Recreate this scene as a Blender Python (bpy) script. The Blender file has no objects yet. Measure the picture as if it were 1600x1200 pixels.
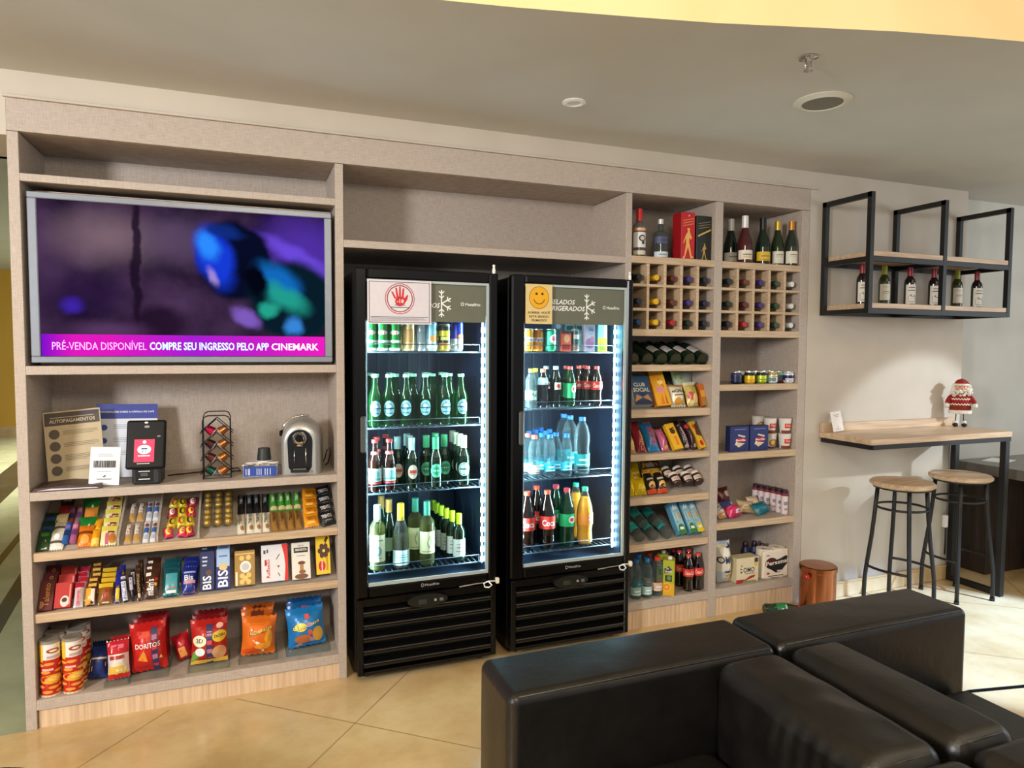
import bpy, math, random
from mathutils import Vector, Matrix, Euler
random.seed(7)
sc = bpy.context.scene
COL = sc.collection
pi = math.pi

# ------------------------------------------------------------------ camera
YAW, PITCH, ROLL, FPX = math.radians(21.264), math.radians(3.024), math.radians(0.297), 1067.0
CAM = Vector((0.0, -3.1, 1.5058))
_fw = Vector((math.sin(YAW)*math.cos(PITCH), math.cos(YAW)*math.cos(PITCH), -math.sin(PITCH)))
_r = Vector((math.cos(YAW), -math.sin(YAW), 0)); _u = _r.cross(_fw)
_r, _u = _r*math.cos(ROLL)+_u*math.sin(ROLL), -_r*math.sin(ROLL)+_u*math.cos(ROLL)
cd = bpy.data.cameras.new('camera'); cam = bpy.data.objects.new('camera', cd); COL.objects.link(cam)
cd.sensor_width = 36; cd.lens = 36*FPX/1600; cd.clip_start = 0.05
cam.matrix_world = Matrix(((_r.x, _u.x, -_fw.x, CAM.x), (_r.y, _u.y, -_fw.y, CAM.y), (_r.z, _u.z, -_fw.z, CAM.z), (0, 0, 0, 1)))
sc.camera = cam

def at(px, py, y):
    """the point of the photo at pixel px,py that lies at depth y -> (x, z)"""
    v = _fw + _r*((px-800)/FPX) - _u*((py-600)/FPX); t = (y-CAM.y)/v.y
    return CAM.x+v.x*t, CAM.z+v.z*t
def xat(px, y, z):
    k = (px-800)/FPX; d0 = Vector((0, y-CAM.y, z-CAM.z))
    return (d0.dot(_r)-k*d0.dot(_fw))/(k*_fw.x-_r.x)

# ------------------------------------------------------------------ exposure, world, lights
sc.view_settings.view_transform = 'Standard'; sc.view_settings.look = 'None'
sc.view_settings.exposure = 0.0; sc.view_settings.gamma = 1.0; sc.view_settings.use_curve_mapping = False
try:
    sc.cycles.use_denoising = True
    sc.cycles.transparent_max_bounces = 24; sc.cycles.max_bounces = 8
    sc.cycles.diffuse_bounces = 4; sc.cycles.sample_clamp_indirect = 4.0
except Exception: pass
w = bpy.data.worlds.new('world'); sc.world = w; w.use_nodes = True
w.node_tree.nodes['Background'].inputs[0].default_value = (0.93, 0.96, 1.0, 1)
w.node_tree.nodes['Background'].inputs[1].default_value = 0.47

def lamp(name, kind, loc, target, energy, color, size=0.5, size_y=None, spread=None, spot=None, blend=0.3):
    l = bpy.data.lights.new(name, kind); l.energy = energy; l.color = color
    if kind == 'AREA':
        l.shape = 'RECTANGLE' if size_y else 'DISK'; l.size = size
        if size_y: l.size_y = size_y
        if spread: l.spread = math.radians(spread)
    else:
        l.shadow_soft_size = size
        if kind == 'SPOT': l.spot_size = math.radians(spot or 60); l.spot_blend = blend
    o = bpy.data.objects.new(name, l); COL.objects.link(o); o.location = loc
    o.rotation_euler = (Vector(target)-Vector(loc)).to_track_quat('-Z', 'Y').to_euler()
    return o
# daylight through the entrance on the left, daylight through a window on the right, warm cove above
lamp('entrance_daylight', 'AREA', (-3.4, -3.6, 2.15), (0.4, 0, 1.3), 185, (1, .99, .98), 0.6, 0.8)
lamp('window_daylight', 'SPOT', (5.0, -2.35, 2.48), (3.80, -.98, .0), 2000, (.36, .57, 1), .05, spot=31, blend=.35)
lamp('window_daylight_high', 'SPOT', (6.7, -2.5, 2.25), (4.12, -.2, 1.14), 480, (.84, .94, 1), .05, spot=13, blend=.3)
lamp('window_glow', 'AREA', (6.6, -2.6, 1.7), (4.6, 0, 1.2), 34, (.82, .92, 1), 1.0, 1.4)
lamp('cove_light', 'AREA', (2.6, -3.0, 3.0), (2.6, -2.2, 0), 30, (1, .88, .70), 4.0, 1.2)
lamp('lobby_downlight', 'AREA', (0.2, -3.4, 2.5), (0.5, -0.9, 0), 34, (1, .86, .64), .5)
lamp('corridor_downlight', 'AREA', (-2.6, 7.0, 2.6), (-2.6, 7.0, 0), 150, (1, .95, .80), 1.2, 5.0, spread=80)

# ------------------------------------------------------------------ materials
def lin(c):
    if isinstance(c, str):
        c = c.lstrip('#'); c = tuple(int(c[i:i+2], 16) for i in (0, 2, 4))
        c = tuple(v/255 for v in c)
    return tuple(v/12.92 if v <= .04045 else ((v+.055)/1.055)**2.4 for v in c)
_mc = {}
def mat(col, rough=.45, metal=0.0, emit=0.0, noise=.06, coat=0.0, spec=.5):
    key = (col, rough, metal, emit, noise, coat, spec)
    if key in _mc: return _mc[key]
    m = bpy.data.materials.new('print_'+str(col).strip('#')); m.use_nodes = True
    nt = m.node_tree; b = nt.nodes['Principled BSDF']; rgb = lin(col)
    b.inputs['Roughness'].default_value = rough; b.inputs['Metallic'].default_value = metal
    b.inputs['Specular IOR Level'].default_value = spec
    if coat: b.inputs['Coat Weight'].default_value = coat; b.inputs['Coat Roughness'].default_value = .08
    if noise:
        n = nt.nodes.new('ShaderNodeTexNoise'); n.inputs['Scale'].default_value = 40; n.inputs['Detail'].default_value = 2
        co = nt.nodes.new('ShaderNodeTexCoord'); nt.links.new(co.outputs['Object'], n.inputs['Vector'])
        mx = nt.nodes.new('ShaderNodeMix'); mx.data_type = 'RGBA'
        mx.inputs[6].default_value = tuple(c*(1-noise) for c in rgb)+(1,); mx.inputs[7].default_value = tuple(min(1, c*(1+noise)) for c in rgb)+(1,)
        nt.links.new(n.outputs['Fac'], mx.inputs[0]); nt.links.new(mx.outputs[2], b.inputs['Base Color'])
    else: b.inputs['Base Color'].default_value = rgb+(1,)
    if emit:
        b.inputs['Emission Color'].default_value = rgb+(1,); b.inputs['Emission Strength'].default_value = emit
    _mc[key] = m; return m
def plastic(c): return mat(c, .3)
def paper(c): return mat(c, .55)
def foil(c): return mat(c, .3, 0.35)
def glassy(col, fac=.5, rough=.06):
    key = ('glass', col, fac, rough)
    if key in _mc: return _mc[key]
    m = bpy.data.materials.new('glass_'+str(col).strip('#')); m.use_nodes = True; nt = m.node_tree
    b = nt.nodes['Principled BSDF']; out = nt.nodes['Material Output']
    rgb = lin(col); b.inputs['Base Color'].default_value = tuple(c*(.26 if fac < .6 else .7) for c in rgb)+(1,); b.inputs['Roughness'].default_value = rough
    b.inputs['Specular IOR Level'].default_value = 1.0
    t = nt.nodes.new('ShaderNodeBsdfTransparent'); k = .35
    t.inputs[0].default_value = tuple(min(1, c**.45*.98) for c in rgb)+(1,)
    n = nt.nodes.new('ShaderNodeTexNoise'); n.inputs['Scale'].default_value = 30
    r = nt.nodes.new('ShaderNodeMapRange'); r.inputs[3].default_value = fac*.92; r.inputs[4].default_value = min(1, fac*1.08)
    lw = nt.nodes.new('ShaderNodeLayerWeight'); lw.inputs[0].default_value = .35
    ad = nt.nodes.new('ShaderNodeMath'); ad.operation = 'MULTIPLY_ADD'; ad.use_clamp = True; ad.inputs[1].default_value = .55
    mx = nt.nodes.new('ShaderNodeMixShader')
    L = nt.links.new
    L(n.outputs['Fac'], r.inputs[0]); L(lw.outputs['Facing'], ad.inputs[0]); L(r.outputs[0], ad.inputs[2]); L(ad.outputs[0], mx.inputs[0])
    L(t.outputs[0], mx.inputs[1]); L(b.outputs[0], mx.inputs[2]); L(mx.outputs[0], out.inputs[0])
    _mc[key] = m; return m
def pane_mat():
    if 'pane' in _mc: return _mc['pane']
    m = bpy.data.materials.new('window_glass'); m.use_nodes = True; nt = m.node_tree; out = nt.nodes['Material Output']
    nt.nodes.remove(nt.nodes['Principled BSDF'])
    t = nt.nodes.new('ShaderNodeBsdfTransparent'); t.inputs[0].default_value = (.93, .97, .97, 1)
    g = nt.nodes.new('ShaderNodeBsdfGlossy'); g.inputs['Roughness'].default_value = .02
    lw = nt.nodes.new('ShaderNodeLayerWeight'); lw.inputs[0].default_value = .5; L = nt.links.new
    pw = nt.nodes.new('ShaderNodeMath'); pw.operation = 'POWER'; pw.inputs[1].default_value = 4; f = nt.nodes.new('ShaderNodeMath'); f.operation = 'MULTIPLY_ADD'; f.inputs[1].default_value = .5; f.inputs[2].default_value = .025
    L(lw.outputs['Facing'], pw.inputs[0]); L(pw.outputs[0], f.inputs[0]); mx = nt.nodes.new('ShaderNodeMixShader')
    L(f.outputs[0], mx.inputs[0]); L(t.outputs[0], mx.inputs[1]); L(g.outputs[0], mx.inputs[2]); L(mx.outputs[0], out.inputs[0])
    _mc['pane'] = m; return m
def surface(name, c1, c2, scale=(1, 1, 1), rough=.5, detail=3, bump=0.0, kind='noise', metal=0, coat=0, c3=None, spec=.5, rvar=0):
    m = bpy.data.materials.new(name); m.use_nodes = True; nt = m.node_tree; b = nt.nodes['Principled BSDF']; L = nt.links.new
    co = nt.nodes.new('ShaderNodeTexCoord'); mp = nt.nodes.new('ShaderNodeMapping'); mp.inputs['Scale'].default_value = scale
    L(co.outputs['Object'], mp.inputs[0])
    n = nt.nodes.new('ShaderNodeTexNoise'); n.inputs['Scale'].default_value = 1; n.inputs['Detail'].default_value = detail; n.inputs['Roughness'].default_value = .65
    L(mp.outputs[0], n.inputs['Vector'])
    fac = n.outputs['Fac']
    if kind == 'linen':
        mp2 = nt.nodes.new('ShaderNodeMapping'); mp2.inputs['Scale'].default_value = (scale[2], scale[2], scale[0])
        L(co.outputs['Object'], mp2.inputs[0]); n2 = nt.nodes.new('ShaderNodeTexNoise'); n2.inputs['Scale'].default_value = 1; n2.inputs['Detail'].default_value = detail
        L(mp2.outputs[0], n2.inputs['Vector']); a = nt.nodes.new('ShaderNodeMath'); a.operation = 'ADD'
        L(n.outputs['Fac'], a.inputs[0]); L(n2.outputs['Fac'], a.inputs[1]); h = nt.nodes.new('ShaderNodeMath'); h.operation = 'MULTIPLY'; h.inputs[1].default_value = .5
        L(a.outputs[0], h.inputs[0]); fac = h.outputs[0]
    rp = nt.nodes.new('ShaderNodeValToRGB'); rp.color_ramp.elements[0].position = .32; rp.color_ramp.elements[1].position = .68
    rp.color_ramp.elements[0].color = lin(c1)+(1,); rp.color_ramp.elements[1].color = lin(c2)+(1,)
    if c3: e = rp.color_ramp.elements.new(.5); e.color = lin(c3)+(1,)
    L(fac, rp.inputs[0]); L(rp.outputs[0], b.inputs['Base Color'])
    b.inputs['Roughness'].default_value = rough; b.inputs['Metallic'].default_value = metal; b.inputs['Specular IOR Level'].default_value = spec
    if rvar:
        mr = nt.nodes.new('ShaderNodeMapRange'); mr.inputs[3].default_value = rough-rvar; mr.inputs[4].default_value = rough+rvar
        L(fac, mr.inputs[0]); L(mr.outputs[0], b.inputs['Roughness'])
    if coat: b.inputs['Coat Weight'].default_value = coat
    if bump:
        bp = nt.nodes.new('ShaderNodeBump'); bp.inputs['Strength'].default_value = bump; bp.inputs['Distance'].default_value = .01
        L(fac, bp.inputs['Height']); L(bp.outputs[0], b.inputs['Normal'])
    return m
M_LINEN = surface('linen_laminate', '#a29489', '#c4b8ad', (400, 400, 25), .55, 2, kind='linen')
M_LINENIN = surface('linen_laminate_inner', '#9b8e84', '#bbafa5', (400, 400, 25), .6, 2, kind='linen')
M_OAK = surface('oak_edge', '#b3977a', '#d2bb9c', (6, 60, 120), .5, 3)
M_OAKV = surface('oak_kick', '#c3a585', '#e2c8a8', (70, 60, 3), .5, 3)
M_OAKT = surface('oak_board', '#b5977a', '#d6bd9e', (3, 40, 40), .42, 3)
M_WALL = surface('painted_plaster', '#beb5a8', '#c6bdb0', (3, 3, 3), .7, 2)
M_WALLR = surface('plaster_daylight_tint', '#c4c2ba', '#cccac2', (3, 3, 3), .7, 2)  # wall plaster made cooler and lighter, daylight painted into its colour
M_CEIL = surface('ceiling_paint', '#c4c4be', '#cacac4', (2, 2, 2), .8, 2)
M_CREAM = surface('cream_paint', '#e6cf9a', '#ecd7a6', (2, 2, 2), .8, 2)
M_MARBLE = surface('beige_marble', '#bf9f6c', '#d8bf92', (2.5, 2.5, 2.5), .16, 6, rvar=.05, c3='#cdb080')
M_MARBLE_REFL = surface('marble_green_reflection', '#8f967a', '#a8ad90', (2.5, 2.5, 2.5), .12, 6)  # same stone tinted green, the ceiling's reflection painted into the colour
M_BLACK = mat('#060607', .26, spec=.3); M_BLACKM = surface('black_powder_coat', '#0b0b0b', '#111111', (300, 300, 300), .5, 2)
M_LEATHER = surface('black_leather', '#0c0b0a', '#161412', (9, 9, 9), .36, 8, bump=.25, rvar=.06)
M_STITCH = surface('leather_piping', '#1b1916', '#262320', (40, 40, 40), .45, 3)
M_ALU = mat('#9aa0a6', .35, .7); M_CHROME = mat('#d8d8d8', .12, 1.0); M_WHITE = mat('#f1efec', .5)

# ------------------------------------------------------------------ mesh builder
class MB:
    def __init__(s): s.v, s.f, s.i, s.sm, s.ms = [], [], [], [], []
    def mi(s, m):
        if m not in s.ms: s.ms.append(m)
        return s.ms.index(m)
    def add(s, vs, fs, m, smooth=False):
        o = len(s.v); s.v += [tuple(p) for p in vs]; k = s.mi(m)
        for f in fs: s.f.append([o+a for a in f]); s.i.append(k); s.sm.append(smooth)
        return s
    def box(s, x0, x1, y0, y1, z0, z1, m, b=0.0):
        if b <= 0:
            v = [(x, y, z) for z in (z0, z1) for y in (y0, y1) for x in (x0, x1)]
            return s.add(v, [(0, 2, 3, 1), (4, 5, 7, 6), (0, 1, 5, 4), (2, 6, 7, 3), (0, 4, 6, 2), (1, 3, 7, 5)], m)
        b = min(b, (x1-x0)/2.01, (y1-y0)/2.01, (z1-z0)/2.01)
        import itertools
        c = Vector(((x0+x1)/2, (y0+y1)/2, (z0+z1)/2)); h = Vector(((x1-x0)/2, (y1-y0)/2, (z1-z0)/2)); v = []; idx = {}
        for sg in itertools.product((-1, 1), repeat=3):
            for ax in range(3):
                p = [c[k]+sg[k]*(h[k]-(0 if k == ax else b)) for k in range(3)]; idx[sg, ax] = len(v); v.append(p)
        fs = []
        for ax in range(3):
            o = [k for k in range(3) if k != ax]
            for q in (-1, 1):
                def g(a, bb): t = [0]*3; t[ax] = q; t[o[0]] = a; t[o[1]] = bb; return tuple(t)
                fs.append([idx[g(a, bb), ax] for a, bb in ((-1, -1), (1, -1), (1, 1), (-1, 1))])
            for a in (-1, 1):
                for bb in (-1, 1):
                    def g2(e): t = [0]*3; t[ax] = e; t[o[0]] = a; t[o[1]] = bb; return tuple(t)
                    fs.append([idx[g2(-1), o[0]], idx[g2(1), o[0]], idx[g2(1), o[1]], idx[g2(-1), o[1]]])
        for sg in itertools.product((-1, 1), repeat=3): fs.append([idx[sg, 0], idx[sg, 1], idx[sg, 2]])
        n0 = len(s.v); s.add(v, fs, m)
        for k in range(len(s.f)-len(fs), len(s.f)):
            f = s.f[k]; pts = [Vector(s.v[a]) for a in f]; nn = (pts[1]-pts[0]).cross(pts[2]-pts[0]); cc = sum(pts, Vector())/len(pts)
            if nn.dot(cc-c) < 0: s.f[k] = f[::-1]
        return s
    def lathe(s, prof, m, n=18, c=(0, 0, 0), smooth=True, sx=1, sy=1):
        """prof: (radius, height[, material of the band that starts here])"""
        cur = m; rings = []
        for p in prof:
            r, z = p[0], p[1]
            rings.append((r, z, p[2] if len(p) > 2 else None))
        for a, bb in zip(rings, rings[1:]):
            if a[2]: cur = a[2]
            vs = []
            for r, z, _ in (a, bb):
                for k in range(n):
                    t = 2*pi*k/n; vs.append((c[0]+r*math.cos(t)*sx, c[1]+r*math.sin(t)*sy, c[2]+z))
            fs = [(k, (k+1) % n, n+(k+1) % n, n+k) for k in range(n)]
            s.add(vs, fs, cur, smooth and not (abs(a[1]-bb[1]) < 1e-6))
        return s
    def tube(s, pts, r, m, n=8, closed=False, smooth=True, sq=False):
        pts = [Vector(p) for p in pts]; N = len(pts); vs = []
        up = Vector((0, 0, 1))
        if abs((pts[1]-pts[0]).normalized().dot(up)) > .9: up = Vector((1, 0, 0))
        for k, p in enumerate(pts):
            a = pts[(k-1) % N] if (closed or k > 0) else p; bb = pts[(k+1) % N] if (closed or k < N-1) else p
            d = (bb-a).normalized(); x = d.cross(up)
            if x.length < 1e-4: x = d.cross(Vector((0, 1, 0)))
            x.normalize(); yv = x.cross(d).normalized(); up = yv
            for q in range(n):
                t = 2*pi*q/n+(pi/4 if sq else 0); rr = r*(1.414 if sq else 1)
                vs.append(p+x*math.cos(t)*rr+yv*math.sin(t)*rr)
        fs = []
        for k in range(N if closed else N-1):
            a, bb = k*n, ((k+1) % N)*n
            fs += [(a+q, a+(q+1) % n, bb+(q+1) % n, bb+q) for q in range(n)]
        if not closed: fs += [tuple(range(n))[::-1], tuple(range((N-1)*n, N*n))]
        return s.add(vs, fs, m, smooth and not sq)
    def bar(s, a, b, r, m): return s.tube([a, b], r, m, 4, sq=True)
    def prism(s, poly, y0, y1, m, smooth=False):
        n = len(poly); v = [(x, y0, z) for x, z in poly]+[(x, y1, z) for x, z in poly]
        s.add(v, [tuple(range(n)), tuple(range(2*n-1, n-1, -1))], m); s.add(v, [(k, (k+1) % n, n+(k+1) % n, n+k)[::-1] for k in range(n)], m, smooth); return s
    def sphere(s, c, r, m, n=14, k=9, sz=1, sx=1, sy=1):
        return s.lathe([(max(1e-5, r*math.sin(pi*q/k)), -r*math.cos(pi*q/k)*sz) for q in range(k+1)], m, n, c, True, sx, sy)
    def mesh(s, name):
        me = bpy.data.meshes.new(name); me.from_pydata(s.v, [], s.f)
        for m in s.ms: me.materials.append(m)
        me.polygons.foreach_set('material_index', s.i); me.polygons.foreach_set('use_smooth', s.sm); me.update(); return me
    def build(s, name, parent=None, loc=(0, 0, 0), rot=(0, 0, 0)):
        o = bpy.data.objects.new(name, s.mesh(name)); COL.objects.link(o); o.location = loc; o.rotation_euler = rot
        if parent: o.parent = parent
        return o

def tag(o, label=None, cat=None, group=None, kind=None):
    for k, v in (('label', label), ('category', cat), ('group', group), ('kind', kind)):
        if v: o[k] = v
    return o
def thing(name, label, cat, loc=(0, 0, 0), rot=(0, 0, 0), group=None):
    o = bpy.data.objects.new(name, None); COL.objects.link(o); o.empty_display_size = .05; o.location = loc; o.rotation_euler = rot
    return tag(o, label, cat, group)
def struct(name, mb): return tag(mb.build(name), kind='structure')

# ------------------------------------------------------------------ printed graphics on surfaces
_tc = {}
def glyphs(txt, bold):
    k = (txt, bold)
    if k in _tc: return _tc[k]
    cu = bpy.data.curves.new('t', 'FONT'); cu.body = txt; cu.resolution_u = 2; cu.offset = .018 if bold else 0.0
    o = bpy.data.objects.new('t', cu); me = bpy.data.meshes.new_from_object(o)
    vs = [(v.co.x, v.co.y) for v in me.vertices]; fs = [tuple(p.vertices) for p in me.polygons]
    bpy.data.objects.remove(o); bpy.data.curves.remove(cu); bpy.data.meshes.remove(me)
    x0 = min(v[0] for v in vs); x1 = max(v[0] for v in vs); y0 = min(v[1] for v in vs); y1 = max(v[1] for v in vs)
    _tc[k] = ([((x-x0)/(x1-x0)-.5, (y-y0)/(y1-y0)-.5) for x, y in vs], fs); return _tc[k]
def decals(mb, gfx, w, h, f, o0=.0008, rough=.45):
    """gfx in fractions of the w x h front: r rectangle, e ellipse, o ring, p polygon, t text. f(u,v,o) puts a point on the surface"""
    for n, g in enumerate(gfx):
        o = o0+n*.0001; k = g[0]
        if k == 'r':
            _, a, b, c, d, col = g; nx = max(1, int(abs(c-a)*6)); ny = max(1, int(abs(d-b)*6))
            vs = [f((a+(c-a)*i/nx)*w, (b+(d-b)*j/ny)*h, o) for j in range(ny+1) for i in range(nx+1)]
            fs = [(j*(nx+1)+i, j*(nx+1)+i+1, (j+1)*(nx+1)+i+1, (j+1)*(nx+1)+i) for j in range(ny) for i in range(nx)]
            mb.add(vs, fs, mat(col, rough), True)
        elif k == 'e':
            _, cx, cy, rx, ry, col = g; N = 18; vs = [f(cx*w, cy*h, o)]
            for q in (.5, 1): vs += [f((cx+rx*q*math.cos(2*pi*i/N))*w, (cy+ry*q*math.sin(2*pi*i/N))*h, o) for i in range(N)]
            fs = [(0, 1+i, 1+(i+1) % N) for i in range(N)]+[(1+i, 1+N+i, 1+N+(i+1) % N, 1+(i+1) % N) for i in range(N)]
            mb.add(vs, fs, mat(col, rough), True)
        elif k == 'o':
            _, cx, cy, rx, ry, th, col = g; N = 28
            vs = [f((cx+rx*q*math.cos(2*pi*i/N))*w, (cy+ry*q*math.sin(2*pi*i/N))*h, o) for q in (1-th, 1) for i in range(N)]
            mb.add(vs, [(i, N+i, N+(i+1) % N, (i+1) % N) for i in range(N)], mat(col, rough))
        elif k == 'p':
            vs = [f(u*w, v*h, o) for u, v in g[1]]; mb.add(vs, [tuple(range(len(vs)))], mat(g[2], rough))
        elif k == 't':
            _, txt, cx, cy, wf, hf, col = g[:7]; rot = g[7] if len(g) > 7 else 0; sk = g[8] if len(g) > 8 else 0
            pv, fs = glyphs(txt, True); ca, sa = math.cos(math.radians(rot)), math.sin(math.radians(rot)); vs = []
            for x, y in pv:
                X, Y = (x*wf*w+sk*y*hf*h, y*hf*h) if rot not in (90, -90) else (x*wf*h, y*hf*w)
                vs.append(f(cx*w+X*ca-Y*sa, cy*h+X*sa+Y*ca, o))
            mb.add(vs, fs, mat(col, rough))
def flatmap(x=0, y=0, z=0): return lambda u, v, o: (x+u, y-o, z+v)
def cylmap(r, z=0): return lambda u, v, o: ((r+o)*math.sin(u/r), -(r+o)*math.cos(u/r), z+v)

# ------------------------------------------------------------------ product prototypes: lists of (part name, mesh, sub-parts)
class Proto:
    def __init__(s): s.parts = []
    def add(s, name, mb, label=None): s.parts.append((name, mb.mesh(name), label)); return s
def put(p, name, label, cat, group, loc, rot=(0, 0, 0), s=1):
    if len(p.parts) == 1:
        o = bpy.data.objects.new(name, p.parts[0][1]); COL.objects.link(o)
    else:
        o = bpy.data.objects.new(name, None); COL.objects.link(o); o.empty_display_size = .03
        for n, me, lb in p.parts:
            c = bpy.data.objects.new(n, me); COL.objects.link(c); c.parent = o
            if lb: c['label'] = lb
    o.location = loc; o.rotation_euler = rot
    if s != 1: o.scale = (s, s, s) if not isinstance(s, tuple) else s
    return tag(o, label, cat, group)
def carton(w, h, d, col, gfx=(), side=None, top=None, rough=.5):
    mb = MB(); mb.box(-w/2, w/2, -d, 0, 0, h, mat(side or col, rough), .002)
    gf = [('r', -.485, .01, .485, .99, col)]+list(gfx)
    decals(mb, gf, w, h, flatmap(0, -d, 0), rough=rough)
    if top: mb.add([(-w*.48, -d*.96, h+.0006), (w*.48, -d*.96, h+.0006), (w*.48, -d*.04, h+.0006), (-w*.48, -d*.04, h+.0006)], [(0, 1, 2, 3)], mat(top, rough))
    return Proto().add('carton', mb)
def bagfn(w, h, t, seed):
    ph = seed*1.7
    def T(u, v):
        a = max(0, 1-abs(2*u/w)**2.6); e = max(0, min(1, (v/h-.05)/.9)); b = max(0, math.sin(pi*e))**.55
        return t*a*b+.0025+.05*t*(math.sin(u/w*19+ph)*math.sin(v/h*13+ph*.6))*b**.3
    def X(u, v):
        e = max(0, min(1, v/h)); return u*(1-.07*math.sin(pi*e)*(1 if t > .02 else .4))
    return T, X
def bag(w, h, t, col, gfx=(), seed=1, rough=.3, metal=.1, ends=None):
    mb = MB(); T, X = bagfn(w, h, t, seed); nx, ny = 12, 14
    m = mat(col, rough, metal); me = mat(ends, rough, metal) if ends else m
    fr, bk = [], []
    for j in range(ny+1):
        v = h*j/ny
        for i in range(nx+1):
            u = w*(i/nx-.5); zz = v+(.003*(-1)**i if j in (0, ny) else 0)+(.004 if j in (0, ny) and i in (0, nx) else 0)
            fr.append((X(u, v), -T(u, v), zz)); bk.append((X(u, v), 0, zz))
    N = nx+1
    for j in range(ny):
        q = [(j*N+i, j*N+i+1, (j+1)*N+i+1, (j+1)*N+i) for i in range(nx)]
        mm = me if j in (0, ny-1) else m
        mb.add(fr, q, mm, True); mb.add(bk, [f[::-1] for f in q], mm, True)
    e = [(k*N, (k+1)*N) for k in range(ny)]
    mb.add(fr+bk, [(b, a, a+len(fr), b+len(fr)) for a, b in e]+[(a+nx, b+nx, b+nx+len(fr), a+nx+len(fr)) for a, b in e], m)
    decals(mb, gfx, w, h, lambda u, v, o: (X(u, v), -T(u, v)-o, v), .0016+t*.035, rough)
    # drop unused copies of vertices
    used = sorted({a for f in mb.f for a in f}); ix = {a: k for k, a in enumerate(used)}
    mb.v = [mb.v[a] for a in used]; mb.f = [[ix[a] for a in f] for f in mb.f]
    return Proto().add('bag', mb)
def bottle(prof, glass, cap=None, capm=None, labels=(), n=18, liquid=None, capname='cap', neck=None):
    """prof (r,z) of the glass; cap: (r,z0,z1); labels: (z0,z1,colour,gfx[,arc fraction])"""
    P = Proto(); P.add('bottle_body', MB().lathe([(1e-4, prof[0][1])]+list(prof)+[(1e-4, prof[-1][1])], glass, n))
    def rad(z):
        for (r0, z0), (r1, z1) in zip(prof, prof[1:]):
            if z0 <= z <= z1 and z1 > z0: return r0+(r1-r0)*(z-z0)/(z1-z0)
        return prof[-1][0]
    if liquid:
        lc, lz = liquid; pr = [(r*.93, max(z, .004)) for r, z in prof if z < lz]+[(rad(lz)*.93, lz)]
        P.add('drink', MB().lathe([(1e-4, pr[0][1])]+pr+[(1e-4, lz)], lc, n))
    if cap:
        r, z0, z1 = cap; P.add(capname, MB().lathe([(r, z0), (r, z1-.001), (r*.9, z1), (1e-4, z1)], capm, 14))
    for k, lb in enumerate(labels):
        z0, z1, col, gfx = lb[:4]; arc = lb[4] if len(lb) > 4 else .62; oval = len(lb) > 5
        mb = MB(); m = mat(col, .5); N = 14; vs = []; r = max(rad(z0), rad(z1))
        half = pi*arc
        if oval:
            vs.append(None); c = (z0+z1)/2; hw = lb[5]
            f = lambda u, v, o: ((rad(v)+o)*math.sin(u/r), -(rad(v)+o)*math.cos(u/r), v)
            vs = [f(0, c, .001)]; N = 20
            for q in (.5, 1): vs += [f(hw*q*math.cos(2*pi*i/N), c+(z1-z0)/2*q*math.sin(2*pi*i/N), .001) for i in range(N)]
            mb.add(vs, [(0, 1+i, 1+(i+1) % N) for i in range(N)]+[(1+i, 1+N+i, 1+N+(i+1) % N, 1+(i+1) % N) for i in range(N)], m, True)
        else:
            zs = [z0+(z1-z0)*j/3 for j in range(4)]
            for z in zs: vs += [((rad(z)+.0007)*math.sin(-half+2*half*i/N), -(rad(z)+.0007)*math.cos(-half+2*half*i/N), z) for i in range(N+1)]
            mb.add(vs, [(j*(N+1)+i, j*(N+1)+i+1, (j+1)*(N+1)+i+1, (j+1)*(N+1)+i) for j in range(3) for i in range(N)], m, True)
        if gfx: decals(mb, gfx, 2*r, z1-z0, lambda u, v, o: ((rad(z0+v)+o)*math.sin(u/r), -(rad(z0+v)+o)*math.cos(u/r), z0+v), .0015)
        P.add('label', mb)
    return P
def can(r, h, bands, gfx=(), top='#c9ccd0'):
    body = MB(); pr = [(1e-4, 0), (r*.78, 0), (r*.82, .004), (r, .012)]; m0 = foil(bands[0][1])
    pr = [(1e-4, 0, m0), (r*.8, 0, m0), (r, .01, m0)]
    for z, c in bands: pr.append((r, max(.011, z*h), foil(c)))
    pr += [(r, h-.012), (r*.86, h-.002)]
    body.lathe(pr, m0, 18)
    if gfx: decals(body, gfx, 2*r, h, cylmap(r), .0008)
    lid = MB().lathe([(r*.87, h-.002), (r*.87, h), (r*.8, h), (r*.78, h-.004), (1e-4, h-.004)], mat(top, .3, .8), 16)
    return Proto().add('can_body', body).add('lid', lid)
ORD = ['first', 'second', 'third', 'fourth', 'fifth', 'sixth', 'seventh', 'eighth', 'ninth', 'tenth', 'eleventh', 'twelfth']

# ================================================================== the setting
fl = MB()
fl.add([(-8, -6, 0), (9, -6, 0), (9, 1.5, 0), (-.82, 1.5, 0), (-.82, 0, 0), (-8, 0, 0)], [(0, 1, 2, 3, 4, 5)], M_MARBLE)
fl.add([(-8, 0, 0), (-.82, 0, 0), (-.82, 12, 0), (-8, 12, 0)], [(0, 1, 2, 3)], M_MARBLE_REFL)
m_grout = mat('#a98a5c', .4)
def strip(mb, x, y, dx, dy, L0, L1, wd, m, z=.0006):
    n = math.hypot(dx, dy); dx, dy = dx/n, dy/n; px, py = -dy*wd/2, dx*wd/2
    mb.add([(x+dx*L0+px, y+dy*L0+py, z), (x+dx*L1+px, y+dy*L1+py, z), (x+dx*L1-px, y+dy*L1-py, z), (x+dx*L0-px, y+dy*L0-py, z)], [(0, 3, 2, 1)], m)
A = math.radians(-39.8); d1 = (math.cos(A), math.sin(A)); d2 = (-d1[1], d1[0])
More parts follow.
